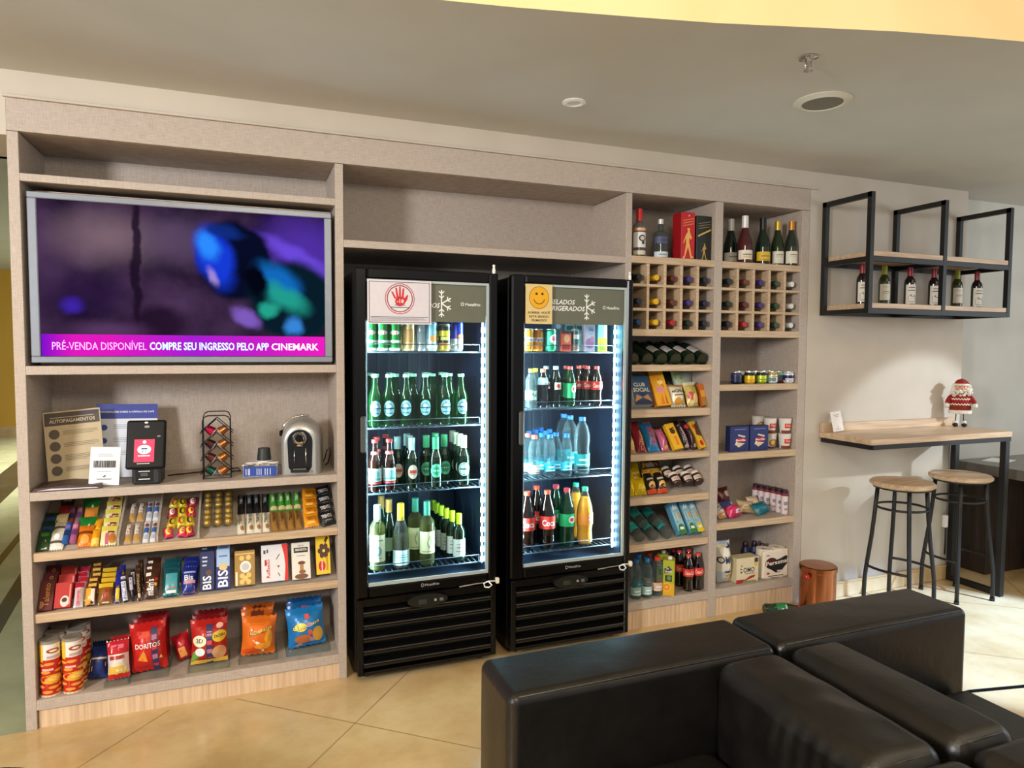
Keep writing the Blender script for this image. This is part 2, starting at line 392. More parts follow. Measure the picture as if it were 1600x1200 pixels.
for k in range(-4, 8):
    for dd, ee in ((d1, d2), (d2, d1)):
        x, y = .386+ee[0]*.78*k, -.394+ee[1]*.78*k
        # keep the joints on the lobby side of the wall
        t0, t1 = -4.5, 4.5
        if abs(dd[1]) > 1e-6:
            tt = (-.02-y)/dd[1]
            if dd[1] > 0: t1 = min(t1, tt)
            else: t0 = max(t0, tt)
        if t1 > t0+.05: strip(fl, x, y, dd[0], dd[1], t0, t1, .005, m_grout)
m_inlay = surface('dark_marble_inlay', '#23231f', '#34342e', (4, 4, 4), .12, 4)
strip(fl, -1.24, .9, -.1, 1, -.6, 9, .085, m_inlay); strip(fl, -1.62, 2.5, -.09, 1, -2, 9, .05, m_inlay); strip(fl, -2.35, 4.5, -.1, 1, -4, 6.5, .32, m_inlay)
struct('floor', fl)
cl = MB(); edge = [(-8, -.72), (-2, -.75), (-.6, -.9), (.1, -1.01), (.552, -1.091), (.76, -1.13), (.953, -1.173), (1.151, -1.218), (1.395, -1.276), (1.656, -1.353), (1.965, -1.444), (2.233, -1.508), (2.421, -1.548), (2.9, -1.62), (3.6, -1.66), (5, -1.6), (9, -1.4)]
for (a, b) in zip(edge, edge[1:]):
    cl.add([(a[0], a[1], 2.53), (b[0], b[1], 2.53), (b[0], .4, 2.53), (a[0], .4, 2.53)], [(0, 3, 2, 1)], M_CEIL)
    cl.add([(a[0], a[1], 2.53), (b[0], b[1], 2.53), (b[0], b[1], 3.15), (a[0], a[1], 3.15)], [(0, 1, 2, 3)], M_CREAM, True)
    cl.add([(a[0], a[1], 3.15), (b[0], b[1], 3.15), (b[0], -6, 3.15), (a[0], -6, 3.15)], [(0, 1, 2, 3)], M_CREAM)
cl.add([(-8, .4, 2.75), (-.5, .4, 2.75), (-.5, 12, 2.75), (-8, 12, 2.75)], [(0, 3, 2, 1)], M_CEIL)
struct('ceiling', cl)
wb = MB()
wb.box(3.052, 4.365, 0, .4, 0, 2.53, M_WALL)
wb.box(-.822, 3.052, 0, .4, 2.43, 2.53, M_WALL)
wb.box(-8, -.822, 0, .4, 2.29, 2.53, M_WALL); wb.box(-8, -.822, .36, .4, 2.29, 2.76, M_WALL)
struct('wall_back', wb)
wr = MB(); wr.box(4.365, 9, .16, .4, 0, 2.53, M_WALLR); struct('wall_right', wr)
wc = MB(); wc.box(-8, -.5, 10.5, 10.7, 0, 2.75, mat('#d8a83c', .6)); wc.box(-8, -.5, 10.44, 10.5, 0, .16, M_MARBLE); struct('wall_corridor', wc)
ws = MB(); ws.box(-.82, -.5, .9, 12, 0, 2.75, M_WALL); struct('wall_corridor_side', ws)
bb = MB(); bb.box(3.06, 4.365, -.016, 0, 0, .085, M_MARBLE, .003); bb.box(3.06, 4.365, -.02, 0, .085, .095, M_MARBLE, .002); struct('baseboard_back', bb)
tr = MB(); tr.box(-.83, 3.10, -.014, 0, 2.428, 2.438, M_WALL, .002); struct('trim_1', tr)

# ------------------------------------------------------------------ the built-in shelving wall
XL, XA, XB, XC, XD, XE, XF, XR = -.785, .372, .407, 1.832, 1.868, 2.39, 2.441, 2.994
unit = thing('shelving_unit', 'beige woven-look built-in shelving wall with oak shelf edges around the two fridges', 'shelving unit', (0, 0, 0))
DEP = .36
def uprt(x0, x1, nm='upright_panel', dep=DEP, y0=0):
    MB().box(x0, x1, y0, dep, 0, 2.306, M_LINEN, .0015).build(nm, unit)
uprt(-.822, XL, 'side_panel'); uprt(XA, XB, dep=.62); uprt(XC, XD, dep=.62); uprt(XE, XF); uprt(XR, 3.05, 'side_panel')
MB().box(-.822, 3.05, 0, .03, 2.308, 2.428, M_LINEN, .001).box(-.822, 3.05, .03, DEP, 2.308, 2.325, M_LINENIN).build('header_board', unit)
for a, b in ((XL, XA), (XD, XE), (XF, XR)): MB().box(a-.012, b+.012, DEP-.001, DEP+.02, 0, 2.32, M_LINENIN).build('back_panel', unit)
MB().box(XB-.01, XC+.01, DEP, DEP+.02, 1.95, 2.32, M_LINENIN).box(XB, XC, .62, .64, 0, 1.96, M_LINENIN).build('back_panel', unit)
def board(a, b, z0, z1, m=M_LINEN, y0=.0, y1=DEP, top=None):
    mb = MB(); mb.box(a, b, y0, y0+.022, z0, z1, m, .0015); mb.box(a, b, y0+.022, y1, z0+.002, z1, top or M_LINENIN); mb.build('shelf', unit)
board(XL, XA, 2.125, 2.154); board(XL, XA, 1.393, 1.427); board(XL, XA, .904, .938)
board(XB, XC, 1.946, 1.979, y1=.62)
def slanted(a, b, z0, z1, deg, m=M_OAK, y0=.008, L=.37):
    mb = MB(); mb.box(a, b, y0, y0+.02, z0, z1, m, .0015); t = math.radians(deg); c, s = math.cos(t), math.sin(t); yb = DEP-.002-y0-.02
    zz = z1-.014; v = [(x, y0+.02+d, zz+d*math.tan(t)-q) for x in (a, b) for d in (0, yb) for q in (0, .014)]
    mb.add(v, [(0, 2, 6, 4), (1, 5, 7, 3), (0, 4, 5, 1), (2, 3, 7, 6), (0, 1, 3, 2), (4, 6, 7, 5)], M_LINENIN); mb.build('slanted_shelf', unit)
S2, S3 = 30, 20
slanted(XL, XA, .663, .697, S2); slanted(XL, XA, .42, .456, S3)
board(XL, XA, .075, .116)
MB().box(XL+.003, XA, .012, .03, 0, .075, M_OAKV).build('kick_board', unit)
# the wine grids and the two right bays
zt = 1.988
for a, b in ((XD, XE), (XF, XR)):
    board(a, b, 1.952, 1.988, M_OAK); board(a, b, 1.572, 1.609, M_OAK)
    g = MB(); n = 5; wd = (b-a)/n
    for k in range(1, n): g.box(a+wd*k-.008, a+wd*k+.008, .004, DEP, 1.609, 1.952, M_OAK, .001)
    for z in (1.712, 1.838): g.box(a, b, .0045, DEP, z-.007, z+.007, M_OAK, .001)
    g.build('bottle_grid', unit)
SC = 18
for z0, z1 in ((1.386, 1.42), (1.14, 1.182), (.908, .943), (.67, .71), (.419, .458)): slanted(XD, XE, z0, z1, SC)
for z0, z1 in ((1.273, 1.308), (.884, .923), (.49, .529)): board(XF, XR, z0, z1, M_OAK)
board(XD, XE, .106, .152); board(XF, XR, .108, .154)
MB().box(XD, XR, .012, .03, 0, .106, M_OAKV).build('kick_board', unit)
dv = [at(x, 850, .1)[0] for x in (189, 249, 312)]
for x in dv:
    t = math.radians(S2); v = []
    for xx in (x-.004, x+.004):
        for d, e in ((.0, .0), (.3, 0), (.3, .035), (.0, .035)): v.append((xx, .03+d*math.cos(t), .69+d*math.sin(t)+e))
    MB().add(v, [(0, 1, 2, 3), (7, 6, 5, 4), (0, 4, 5, 1), (1, 5, 6, 2), (2, 6, 7, 3), (3, 7, 4, 0)], M_LINENIN).build('lane_divider', unit)

MB().box(XL+.025, XA-.012, .103, .121, 1.429, 2.112, M_OAKT).build('television_panel', unit)
# ------------------------------------------------------------------ television
def screen_mat():
    m = bpy.data.materials.new('screen_picture'); m.use_nodes = True; nt = m.node_tree; L = nt.links.new; out = nt.nodes['Material Output']
    nt.nodes.remove(nt.nodes['Principled BSDF'])
    tc = nt.nodes.new('ShaderNodeTexCoord')
    n = nt.nodes.new('ShaderNodeTexNoise'); n.inputs['Scale'].default_value = 5; n.inputs['Detail'].default_value = 5; L(tc.outputs['Object'], n.inputs['Vector'])
    rp = nt.nodes.new('ShaderNodeValToRGB'); rp.color_ramp.elements[0].position = .3; rp.color_ramp.elements[0].color = lin('#120a1e')+(1,)
    rp.color_ramp.elements[1].position = .75; rp.color_ramp.elements[1].color = lin('#4a3252')+(1,); L(n.outputs['Fac'], rp.inputs[0]); cur = rp.outputs[0]
    dn = nt.nodes.new('ShaderNodeVectorMath'); dn.operation = 'MULTIPLY_ADD'; dn.inputs[1].default_value = (.05, .05, .05)
    n2 = nt.nodes.new('ShaderNodeTexNoise'); n2.inputs['Scale'].default_value = 11; n2.inputs['Detail'].default_value = 4; L(tc.outputs['Object'], n2.inputs['Vector'])
    L(n2.outputs['Color'], dn.inputs[0]); L(tc.outputs['Object'], dn.inputs[2])
    def blob(cx, cz, rx, rz, col, soft=.6, amt=1.0, ang=0):
        nonlocal cur
        mp = nt.nodes.new('ShaderNodeMapping'); mp.vector_type = 'TEXTURE'; mp.inputs['Location'].default_value = (cx+.025, .025, cz+.025); mp.inputs['Rotation'].default_value = (0, math.radians(ang), 0); mp.inputs['Scale'].default_value = (rx, 1, rz)
        L(dn.outputs[0], mp.inputs[0]); ln = nt.nodes.new('ShaderNodeVectorMath'); ln.operation = 'LENGTH'; L(mp.outputs[0], ln.inputs[0])
        mr = nt.nodes.new('ShaderNodeMapRange'); mr.interpolation_type = 'SMOOTHSTEP'; mr.inputs[1].default_value = 1-soft; mr.inputs[2].default_value = 1; mr.inputs[3].default_value = amt; mr.inputs[4].default_value = 0
        L(ln.outputs['Value'], mr.inputs[0]); mx = nt.nodes.new('ShaderNodeMix'); mx.data_type = 'RGBA'; L(mr.outputs[0], mx.inputs[0]); L(cur, mx.inputs[6]); mx.inputs[7].default_value = lin(col)+(1,); cur = mx.outputs[2]
    blob(-.30, .17, .28, .16, '#7d6570', .95, .8); blob(-.05, .17, .22, .16, '#5d4a66', .9, .6); blob(.45, .12, .30, .28, '#4b2c9c', .8, .9); blob(.42, .13, .28, .05, '#6a48d8', .8, .8, 28)
    blob(-.38, -.06, .22, .14, '#241236', .8, .8); blob(-.43, -.10, .06, .05, '#3a22a0', .9, .9); blob(-.2, .1, .022, .45, '#1a0d20', .6, .9); blob(-.12, -.17, .16, .10, '#1c0d22', .6, .9); blob(-.3, -.2, .2, .06, '#5a3a62', .9, .7)
    # an abstract glow of blue and teal light
    blob(.17, .10, .17, .19, '#070b22', .25, 1, -18); blob(.40, -.06, .22, .20, '#071a26', .3, 1, 20); blob(.09, .11, .095, .17, '#1436c8', .55, 1, -20)
    blob(.06, .16, .06, .09, '#2a86f4', .75, .95, -20); blob(.13, .22, .10, .04, '#102a78', .7, .9, 10); blob(.34, .02, .15, .09, '#1062b0', .7, 1, 35); blob(.37, -.05, .15, .07, '#1f9484', .75, .95, 28)
    blob(.30, -.10, .06, .05, '#24a890', .7, .8, 0); blob(.21, -.14, .09, .05, '#7f5cc0', .7, .8, 30); blob(.40, -.17, .05, .06, '#3a8ae0', .7, .8, 20); blob(.25, .02, .06, .11, '#030512', .6, 1, -15); blob(.08, .03, .03, .06, '#b89ad0', .8, .6, -20)
    e = nt.nodes.new('ShaderNodeEmission'); e.inputs[1].default_value = 1.15; L(cur, e.inputs[0]); L(e.outputs[0], out.inputs[0]); return m
def grad_mat(name, c1, c2, c3, width, strength):
    m = bpy.data.materials.new(name); m.use_nodes = True; nt = m.node_tree; L = nt.links.new; out = nt.nodes['Material Output']; nt.nodes.remove(nt.nodes['Principled BSDF'])
    tc = nt.nodes.new('ShaderNodeTexCoord'); sx = nt.nodes.new('ShaderNodeSeparateXYZ'); L(tc.outputs['Object'], sx.inputs[0])
    mr = nt.nodes.new('ShaderNodeMapRange'); mr.inputs[1].default_value = -width/2; mr.inputs[2].default_value = width/2; L(sx.outputs[0], mr.inputs[0])
    rp = nt.nodes.new('ShaderNodeValToRGB'); rp.color_ramp.elements[0].color = lin(c1)+(1,); rp.color_ramp.elements[1].color = lin(c3)+(1,)
    for p, c in ((.1, '#e21ac0'), (.22, '#e21ac0'), (.5, c2), (.8, '#d01fc4')): q = rp.color_ramp.elements.new(p); q.color = lin(c)+(1,)
    L(mr.outputs[0], rp.inputs[0]); e = nt.nodes.new('ShaderNodeEmission'); e.inputs[1].default_value = strength; L(rp.outputs[0], e.inputs[0]); L(e.outputs[0], out.inputs[0]); return m
tvx, tvz = -.206, 1.7655
tv = thing('television', 'wide flat television with a silver frame showing a purple picture and pink caption', 'television', (tvx, 0, tvz))
W2, H2, SW, SH = .563, .3265, .532, .302
fr = MB()
for a, b, c, d in ((-W2, W2, SH, H2), (-W2, W2, -H2, -SH), (-W2, -SW, -SH, SH), (SW, W2, -SH, SH)): fr.box(a, b, .012, .07, c, d, mat('#888f9c', .4, .3), .003)
fr.build('frame', tv); MB().box(-W2+.01, W2-.01, .07, .10, -H2+.01, H2-.01, M_BLACK).build('rear_cover', tv)
scr = MB(); scr.box(-SW, SW, .019, .03, -SH, SH, screen_mat()); so = scr.build('screen', tv)
bn = MB(); bz = -SH+.002; bh = .085; bn.add([(-SW+.002, .0185, bz), (SW-.002, .0185, bz), (SW-.002, .0185, bz+bh), (-SW+.002, .0185, bz+bh)], [(0, 1, 2, 3)], grad_mat('caption_band', '#7a10d0', '#a81fd6', '#f01fc0', 2*SW, 1.0))
def etext(mb, txt, x, z, wd, ht, col, y, st=1.0, bold=True):
    pv, fs = glyphs(txt, bold); mb.add([(x+wd*(px+.5), y, z+ht*py) for px, py in pv], fs, mat(col, .5, 0, st, 0))
etext(bn, 'PRÉ-VENDA DISPONÍVEL', -.495, bz+.043, .325, .038, '#e39cf0', .0178, .9, False)
etext(bn, 'COMPRE SEU INGRESSO PELO APP', -.158, bz+.040, .455, .032, '#9fe4fb', .0178)
etext(bn, 'CINEMARK', .308, bz+.040, .195, .030, '#f6d6f8', .0178)
bn.build('caption', so)

# ------------------------------------------------------------------ glass door fridges
M_LINER = mat('#22344f', .45); M_LED = mat('#c8f0ff', .5, 0, 10.0, 0); M_RAIL = mat('#3c4a54', .4, .4)
def fridge(X0, X1, gx0, gx1, gz0, gz1, label, words):
    xc = (X0+X1)/2; a, b = X0-xc, X1-xc; g0, g1 = gx0-xc, gx1-xc
    F = thing('display_fridge', label, 'fridge', (xc, 0, 0), group='glass door drinks fridges')
    c = MB(); y0, y1 = -.044, .56
    c.box(a, a+.028, y0, y1, .035, 1.842, M_BLACK, .006); c.box(b-.028, b, y0, y1, .035, 1.842, M_BLACK, .006)
    c.box(a+.028, b-.028, y0, y1, 1.815, 1.842, M_BLACK); c.box(a+.028, b-.028, y1-.02, y1, .035, 1.815, M_BLACK); c.box(a+.028, b-.028, y0, y1-.02, .035, .40, M_BLACK)
    c.add([(a+.0285, y0, .401), (a+.0285, y1-.021, .401), (a+.0285, y1-.021, 1.814), (a+.0285, y0, 1.814)], [(0, 1, 2, 3)], M_LINER)
    c.add([(b-.0285, y0, .401), (b-.0285, y1-.021, .401), (b-.0285, y1-.021, 1.814), (b-.0285, y0, 1.814)], [(3, 2, 1, 0)], M_LINER)
    c.add([(a+.0285, y1-.021, .401), (b-.0285, y1-.021, .401), (b-.0285, y1-.021, 1.814), (a+.0285, y1-.021, 1.814)], [(0, 1, 2, 3)], M_LINER)
    c.add([(a+.0285, y0, .4012), (b-.0285, y0, .4012), (b-.0285, y1-.021, .4012), (a+.0285, y1-.021, .4012)], [(0, 1, 2, 3)], M_LINER)
    for k in range(9): c.box(a+.1+k*.055, a+.112+k*.055, y1-.026, y1-.021, .46, 1.6, mat('#33465c', .4))
    c.build('cabinet', F)
    for sx in (a+.06, b-.06):
        for yy in (.0, .5): MB().lathe([(1e-4, 0), (.022, 0), (.022, .036), (1e-4, .036)], M_BLACKM, 12, (sx, yy, 0)).build('foot', F)
    d = MB(); yd0, yd1 = -.10, -.046
    d.box(a, g0, yd0, yd1, .392, 1.852, M_BLACK, .008); d.box(g1, b, yd0, yd1, .392, 1.852, M_BLACK, .008)
    d.box(g0, g1, yd0, yd1, gz1, 1.852, M_BLACK, .008); d.box(g0, g1, yd0, yd1, .392, gz0, M_BLACK, .008)
    D = d.build('door', F)
    t = MB(); m = mat('#b9c6c8', .3, .3)
    t.box(g0, g1, -.094, -.086, gz0-.001, gz0+.014, m); t.box(g1-.012, g1+.001, -.094, -.086, gz0+.014, gz1-.010, m); t.box(g0, g1, -.094, -.086, gz1-.010, gz1+.001, m); t.build('door_trim', D)
    pn = MB(); pn.box(g0-.004, g1+.004, -.080, -.076, gz0-.004, gz1+.004, pane_mat()); pn.build('glass_pane', D)
    h = MB(); hm = mat('#66695a', .35); h.box(g0, g1-.012, -.0835, -.0805, 1.622, gz1-.010, hm); w_ = g1-g0; hh = gz1-1.622
    wc = '#eef2ee'; gf = []
    for kk, (tx, cx, cy, wf) in enumerate(words): gf.append(('t', tx, cx, cy, wf, .125, wc, 0, .25))
    cx, cy = .10, .46
    for q in (0, 3, 4, 5):
        an = math.radians(60*q+90); R = .34 if q in (0, 3) else .28
        def arm(a0, l0, l1, wd):
            dx, dz = math.cos(a0), math.sin(a0); px, pz = -dz*wd, dx*wd
            return [(cx+(dx*l+sx*px)*hh/w_, cy+dz*l+sx*pz) for l, sx in ((l0, -1), (l1, -1), (l1, 1), (l0, 1))]
        gf.append(('p', arm(an, 0, R, .016), wc))
        for l in ((.14, .25) if q in (0, 3) else (.17,)):
            ox, oz = math.cos(an)*l, math.sin(an)*l
            for sg in (-1, 1):
                bn_ = an+sg*math.radians(50); pts = arm(bn_, 0, .09, .013); gf.append(('p', [(u+ox*hh/w_, v+oz) for u, v in pts], wc))
    gf += [('o', .275, .46, .014, .045, .35, wc), ('t', 'Metalfrio', .365, .455, .13, .075, wc)]
    decals(h, gf, w_, hh, flatmap((g0+g1)/2, -.0835, 1.622)); h.build('header_print', D)
    hd = MB(); hd.box(g0-.034, g0-.008, -.118, -.099, 1.045, 1.205, mat('#4b4e50', .4), .006); hd.build('handle', D)
    if words and len(words) > 1:
        lg = MB(); decals(lg, [('o', -.06, .5, .012, .4, .35, '#8d9492'), ('t', 'Metalfrio', .02, .5, .12, .55, '#8d9492')], .56, .022, flatmap(0, -.1, .412)); lg.build('brand_plate', D)
    hp = MB(); hp.lathe([(1e-4, 0), (.008, 0), (.008, .022), (.005, .024), (.007, .04), (1e-4, .042)], M_WHITE, 10, (b-.02, -.09, 1.85)); hp.build('hinge_pin', F, )
    lk = MB(); lk.box(b-.012, b+.004, -.118, -.100, .392, .418, mat('#e8dcc8', .4), .002)
    lk.tube([(b-.01, -.112, .405), (b-.05, -.115, .408), (b-.075, -.118, .402), (b-.07, -.12, .385), (b-.05, -.12, .38), (b-.035, -.12, .39), (b-.05, -.115, .408)], .0035, M_WHITE, 6)
    lk.tube([(b-.075, -.112, .403), (b-.12, -.107, .400), (b-.19, -.105, .395)], .003, mat('#8a8274', .4), 6); lk.build('lock_cable', F)
    g = MB(); n = 5; zz0, zz1 = .06, .352; st = (zz1-zz0)/n; g.box(a+.004, a+.03, -.098, -.046, .04, .385, M_BLACK, .004); g.box(b-.03, b-.004, -.098, -.046, .04, .385, M_BLACK, .004); g.box(a+.03, b-.03, -.09, -.05, .352, .385, M_BLACK); g.box(a+.03, b-.03, -.098, -.046, .04, .056, M_BLACK, .004)
    g.box(a+.03, b-.03, -.052, -.046, .05, .36, mat('#050505', .6))
    for k in range(n):
        z = zz0+k*st; L0, L1 = a+.03, b-.03
        pf_ = [(-.058, z+st*.10)]+[(-.086-.013*math.sin(q), z+st*(.42-.24*math.cos(q))) for q in [pi*k_/8*.95+.1 for k_ in range(9)]]+[(-.058, z+st*.84)]
        n_ = len(pf_); v = [(x, y, q) for x in (L0, L1) for y, q in pf_]
        g.add(v, [(k_, k_+1, n_+k_+1, n_+k_) for k_ in range(n_-1)], mat('#0c0c0c', .16), True)
    g.build('vent_grille', F)
    cp = MB(); m1 = mat('#1a1b1a', .2)
    cp.prism([(.075*math.cos(t)*(1.25)-.01, .352+.030*math.sin(t)) for t in [2*pi*k/20 for k in range(20)]], -.108, -.092, m1)
    cp.box(-.055, -.015, -.110, -.107, .338, .360, mat('#2f3533', .2)); cp.box(.02, .03, -.110, -.107, .346, .356, mat('#9aa09c', .3)); cp.box(.045, .062, -.110, -.107, .344, .358, mat('#5c625f', .3)); cp.build('control_panel', F)
    for sx, s_ in ((b-.036, -1), (a+.036, 1)):
        l = MB(); l.box(sx-.006, sx+.006, .02, .03, .455, 1.66, mat('#2a3844', .5)); x_ = sx
        for k in range(25):
            z = .475+k*.0485; l.box(x_-.0085, x_+.0085, .0165, .02, z-.012, z+.012, M_LED)
        l.build('led_strip', F)
        o = lamp('fridge_led_light', 'AREA', (xc+sx, .012, 1.06), (xc+sx+s_*1.0, .62, 1.06), 21, (.64, .92, 1), .015, 1.2)
    for z in (1.488, 1.141 if X0 < 1 else 1.206, .841 if X0 < 1 else .853, .472 if X0 < 1 else .484):
        s = MB(); s.tube([(a+.032, .0, z-.004), (b-.05, .0, z-.004)], .004, M_RAIL, 6); s.tube([(a+.032, .0, z+.032), (b-.06, .0, z+.032)], .0022, M_RAIL, 6); s.tube([(b-.06, .0, z+.032), (b-.06, .0, z-.002)], .0022, M_RAIL, 6)
        s.tube([(a+.032, .46, z-.004), (b-.032, .46, z-.004)], .004, M_RAIL, 6)
        for k in range(22): x = a+.045+(b-a-.09)*k/21; s.tube([(x, .0, z-.002), (x, .46, z-.002)], .0018, M_RAIL, 5)
        s.build('wire_shelf', F)
    return F
fridge(.438, 1.098, .492, 1.053, .443, 1.802, 'left black upright fridge with glass door, full of beer and wine', [('GELADOS', -.11, .57, .22), ('REFRIGERADOS', -.09, .41, .35)])
fridge(1.166, 1.824, 1.234, 1.787, .447, 1.809, 'right black upright fridge with glass door, full of soft drinks and water', [('GELADOS', -.142, .575, .25), ('REFRIGERADOS', -.123, .41, .41)])

# ------------------------------------------------------------------ black leather sofas, back to back
def rbox(mb, x0, x1, y0, y1, z0, z1, r, m, puff=0.0, n=12, wr=0.0, seed=0):
    c = Vector(((x0+x1)/2, (y0+y1)/2, (z0+z1)/2)); h = Vector(((x1-x0)/2, (y1-y0)/2, (z1-z0)/2)); inn = Vector(tuple(max(1e-4, v-r) for v in h))
    def ticks(k): return [-h[k]]+[-inn[k]-(r)*math.cos(math.radians(a))*.0 - r*(1-math.sin(math.radians(a))) for a in (25, 50, 75)]+[-inn[k]+2*inn[k]*q/(n-1) for q in range(n)]+[inn[k]+r*(1-math.sin(math.radians(a))) for a in (75, 50, 25)]+[h[k]]
    T = [ticks(k) for k in range(3)]
    for ax in range(3):
        o1, o2 = [k for k in range(3) if k != ax]
        for sg in (-1, 1):
            vs = []; A_, B_ = T[o1], T[o2]
            for q in B_:
                for p in A_:
                    P = Vector((0, 0, 0)); P[ax] = sg*h[ax]; P[o1] = p; P[o2] = q
                    C = Vector(tuple(max(-inn[k], min(inn[k], P[k])) for k in range(3))); D = P-C
                    if D.length > 0: D = D.normalized()*r
                    Q = C+D; f = max(0, 1-(p/h[o1])**2)*max(0, 1-(q/h[o2])**2)
                    off = puff*f
                    if wr: off += wr*f*(math.sin(p*31+q*17+seed)*math.sin(q*23-p*9+seed*2))
                    Q[ax] += sg*off; vs.append(Q+c)
            nA, nB = len(A_), len(B_); fs = [(j*nA+i, j*nA+i+1, (j+1)*nA+i+1, (j+1)*nA+i) for j in range(nB-1) for i in range(nA-1)]
            flip = (sg == 1) != (ax == 1)
            mb.add(vs, fs if flip else [f[::-1] for f in fs], m, True)
    return mb
def seam(mb, pts, r=.004): mb.tube(pts, r, M_STITCH, 6)
Z1 = .655
s1 = thing('sofa', 'black leather sofa nearest the left fridge, its arm along the front', 'sofa', (1.0, -2.2, 0))
s2 = thing('sofa', 'black leather sofa on the bar stool side, back to back with the other', 'sofa', (1.9, -2.2, 0))
def sub(root, name, x0, x1, y0, y1, z0, z1, r, puff, wr=.0, seed=0, piping=True, folds=False):
    l = root.location; mb = MB(); rbox(mb, x0-l.x, x1-l.x, y0-l.y, y1-l.y, z0, z1, r, M_LEATHER, puff, 44 if folds else 12, wr, seed)
    if folds:
        for k, (x, y, z) in enumerate(mb.v):   # soft creases pressed into the cushion's seat side near its top
            q = (y+l.y+1.93)/.13; e = max(0, 1-q*q)*max(0, 1-((z-.55)/.09)**2)*max(0, min(1, (x1-l.x-x)/.12))
            mb.v[k] = (x-.0035*e*math.sin((y+l.y)*150+z*22), y, z+.002*e*math.sin((y+l.y)*150+1))
    if piping:
        e = r*.42
        yy = y0-l.y+e; zz = z1-e
        seam(mb, [(x0-l.x+r, yy-.002, zz+.004), ((x0+x1)/2-l.x, yy-.003, zz+.005), (x1-l.x-r, yy-.002, zz+.004)], .0035)
    return mb.build(name, root)
sub(s1, 'armrest', .585, 1.410, -1.592, -1.358, .10, Z1, .026, .006, .002, 1)
sub(s2, 'armrest', 1.426, 2.212, -1.588, -1.358, .10, Z1, .026, .006, .002, 4)
for k, (a, b) in enumerate(((-2.118, -1.596), (-2.65, -2.124), (-3.1, -2.656))):
    sub(s1, 'back_cushion', 1.18, 1.398, a, b, .36, Z1, .045, .012, .006, k, True, k == 0); sub(s2, 'back_cushion', 1.432, 1.622, a, b, .36, Z1, .04, .008, .002, k+5)
    sub(s1, 'seat_cushion', .585, 1.178, a, b, .12, .415, .04, .01, .002, k+2); sub(s2, 'seat_cushion', 1.625, 2.19, a, b, .12, .405, .04, .01, .002, k+9)
for r_, x0, x1 in ((s1, .60, 1.40), (s2, 1.435, 2.18)):
    l = r_.location
    for x in (x0+.06, x1-.06):
        for y in (-1.42, -3.0): MB().box(x-.025-l.x, x+.025-l.x, y-.025-l.y, y+.025-l.y, 0, .12, M_CHROME, .003).build('leg', r_)
    MB().box(x0-l.x, x1-l.x, -3.08-l.y, -1.62-l.y, .09, .13, M_BLACKM).build('base_frame', r_)
cb = MB(); cb.tube([(2.60, -1.10, .006), (2.95, -1.10, .006), (3.25, -1.16, .006), (3.7, -1.2, .006)], .006, mat('#060606', .9, spec=0.1), 6)
tag(cb.build('power_cord'), 'thin black cord on the sunlit floor past the right sofa', 'cord')
pf = thing('round_table', 'round black table top just entering the bottom left corner', 'table', (-.68, -1.24, 0))
MB().lathe([(1e-4, .37), (.25, .37), (.26, .385), (.25, .40), (1e-4, .40)], M_BLACK, 40).build('table_top', pf)
MB().lathe([(1e-4, 0), (.16, 0), (.16, .012), (.025, .03), (.025, .37), (1e-4, .37)], M_BLACKM, 24).build('pedestal', pf)

# ------------------------------------------------------------------ hanging bar rack with little bottles
rk = thing('wall_rack', 'black steel wall rack with two oak boards above the bar table', 'wall shelf', (3.715, 0, 0))
XS = (-.56, .005, .56); r = .0135
for x in XS:
    f = MB(); yb, yf = -.016, -.325
    f.bar((x, yb, 1.705), (x, yb, 2.357), r, M_BLACKM); f.bar((x, yf, 1.705), (x, yf, 2.357), r, M_BLACKM); f.bar((x, yf-r, 2.357-r), (x, yb+r, 2.357-r), r, M_BLACKM)
    for z in (1.718, 2.0): f.bar((x, yf, z), (x, yb, z), r*.98, M_BLACKM)
    f.build('steel_hoop', rk)
for z in (1.718, 2.0):
    f = MB(); f.bar((XS[0], -.325, z), (XS[2], -.325, z), r*.96, M_BLACKM); f.bar((XS[0], -.016, z), (XS[2], -.016, z), r*.96, M_BLACKM); f.build('cross_rail', rk)
for z in (1.733, 2.015):
    for a, b in ((XS[0]+.015, XS[1]-.015), (XS[1]+.015, XS[2]-.015)): MB().box(a, b, -.336, -.004, z, z+.028, M_OAKT, .002).build('oak_board', rk)

# ------------------------------------------------------------------ bar table and stools
bt = thing('bar_table', 'oak-topped wall bar table with black steel end frame', 'bar table', (3.735, 0, 0))
a, b = -.57, .572
MB().box(a, b, -.372, -.003, .985, 1.018, M_OAKT, .002).build('table_top', bt)
MB().box(a, b-.0, -.022, -.003, 1.018, 1.07, M_OAKT, .002).build('splash_board', bt)
f = MB()
f.bar((a+.01, -.36, .972), (b-.01, -.36, .972), .0125, M_BLACKM); f.bar((a+.01, -.018, .972), (b-.01, -.018, .972), .0125, M_BLACKM); f.bar((a+.0125, -.36, .972), (a+.0125, -.018, .972), .0125, M_BLACKM); f.build('apron_frame', bt)
f = MB()
for y in (-.345, -.034): f.bar((b-.02, y, 0), (b-.02, y, .985), .0175, M_BLACKM)
f.bar((b-.02, -.345, .0175), (b-.02, -.034, .0175), .017, M_BLACKM); f.build('end_frame', bt)
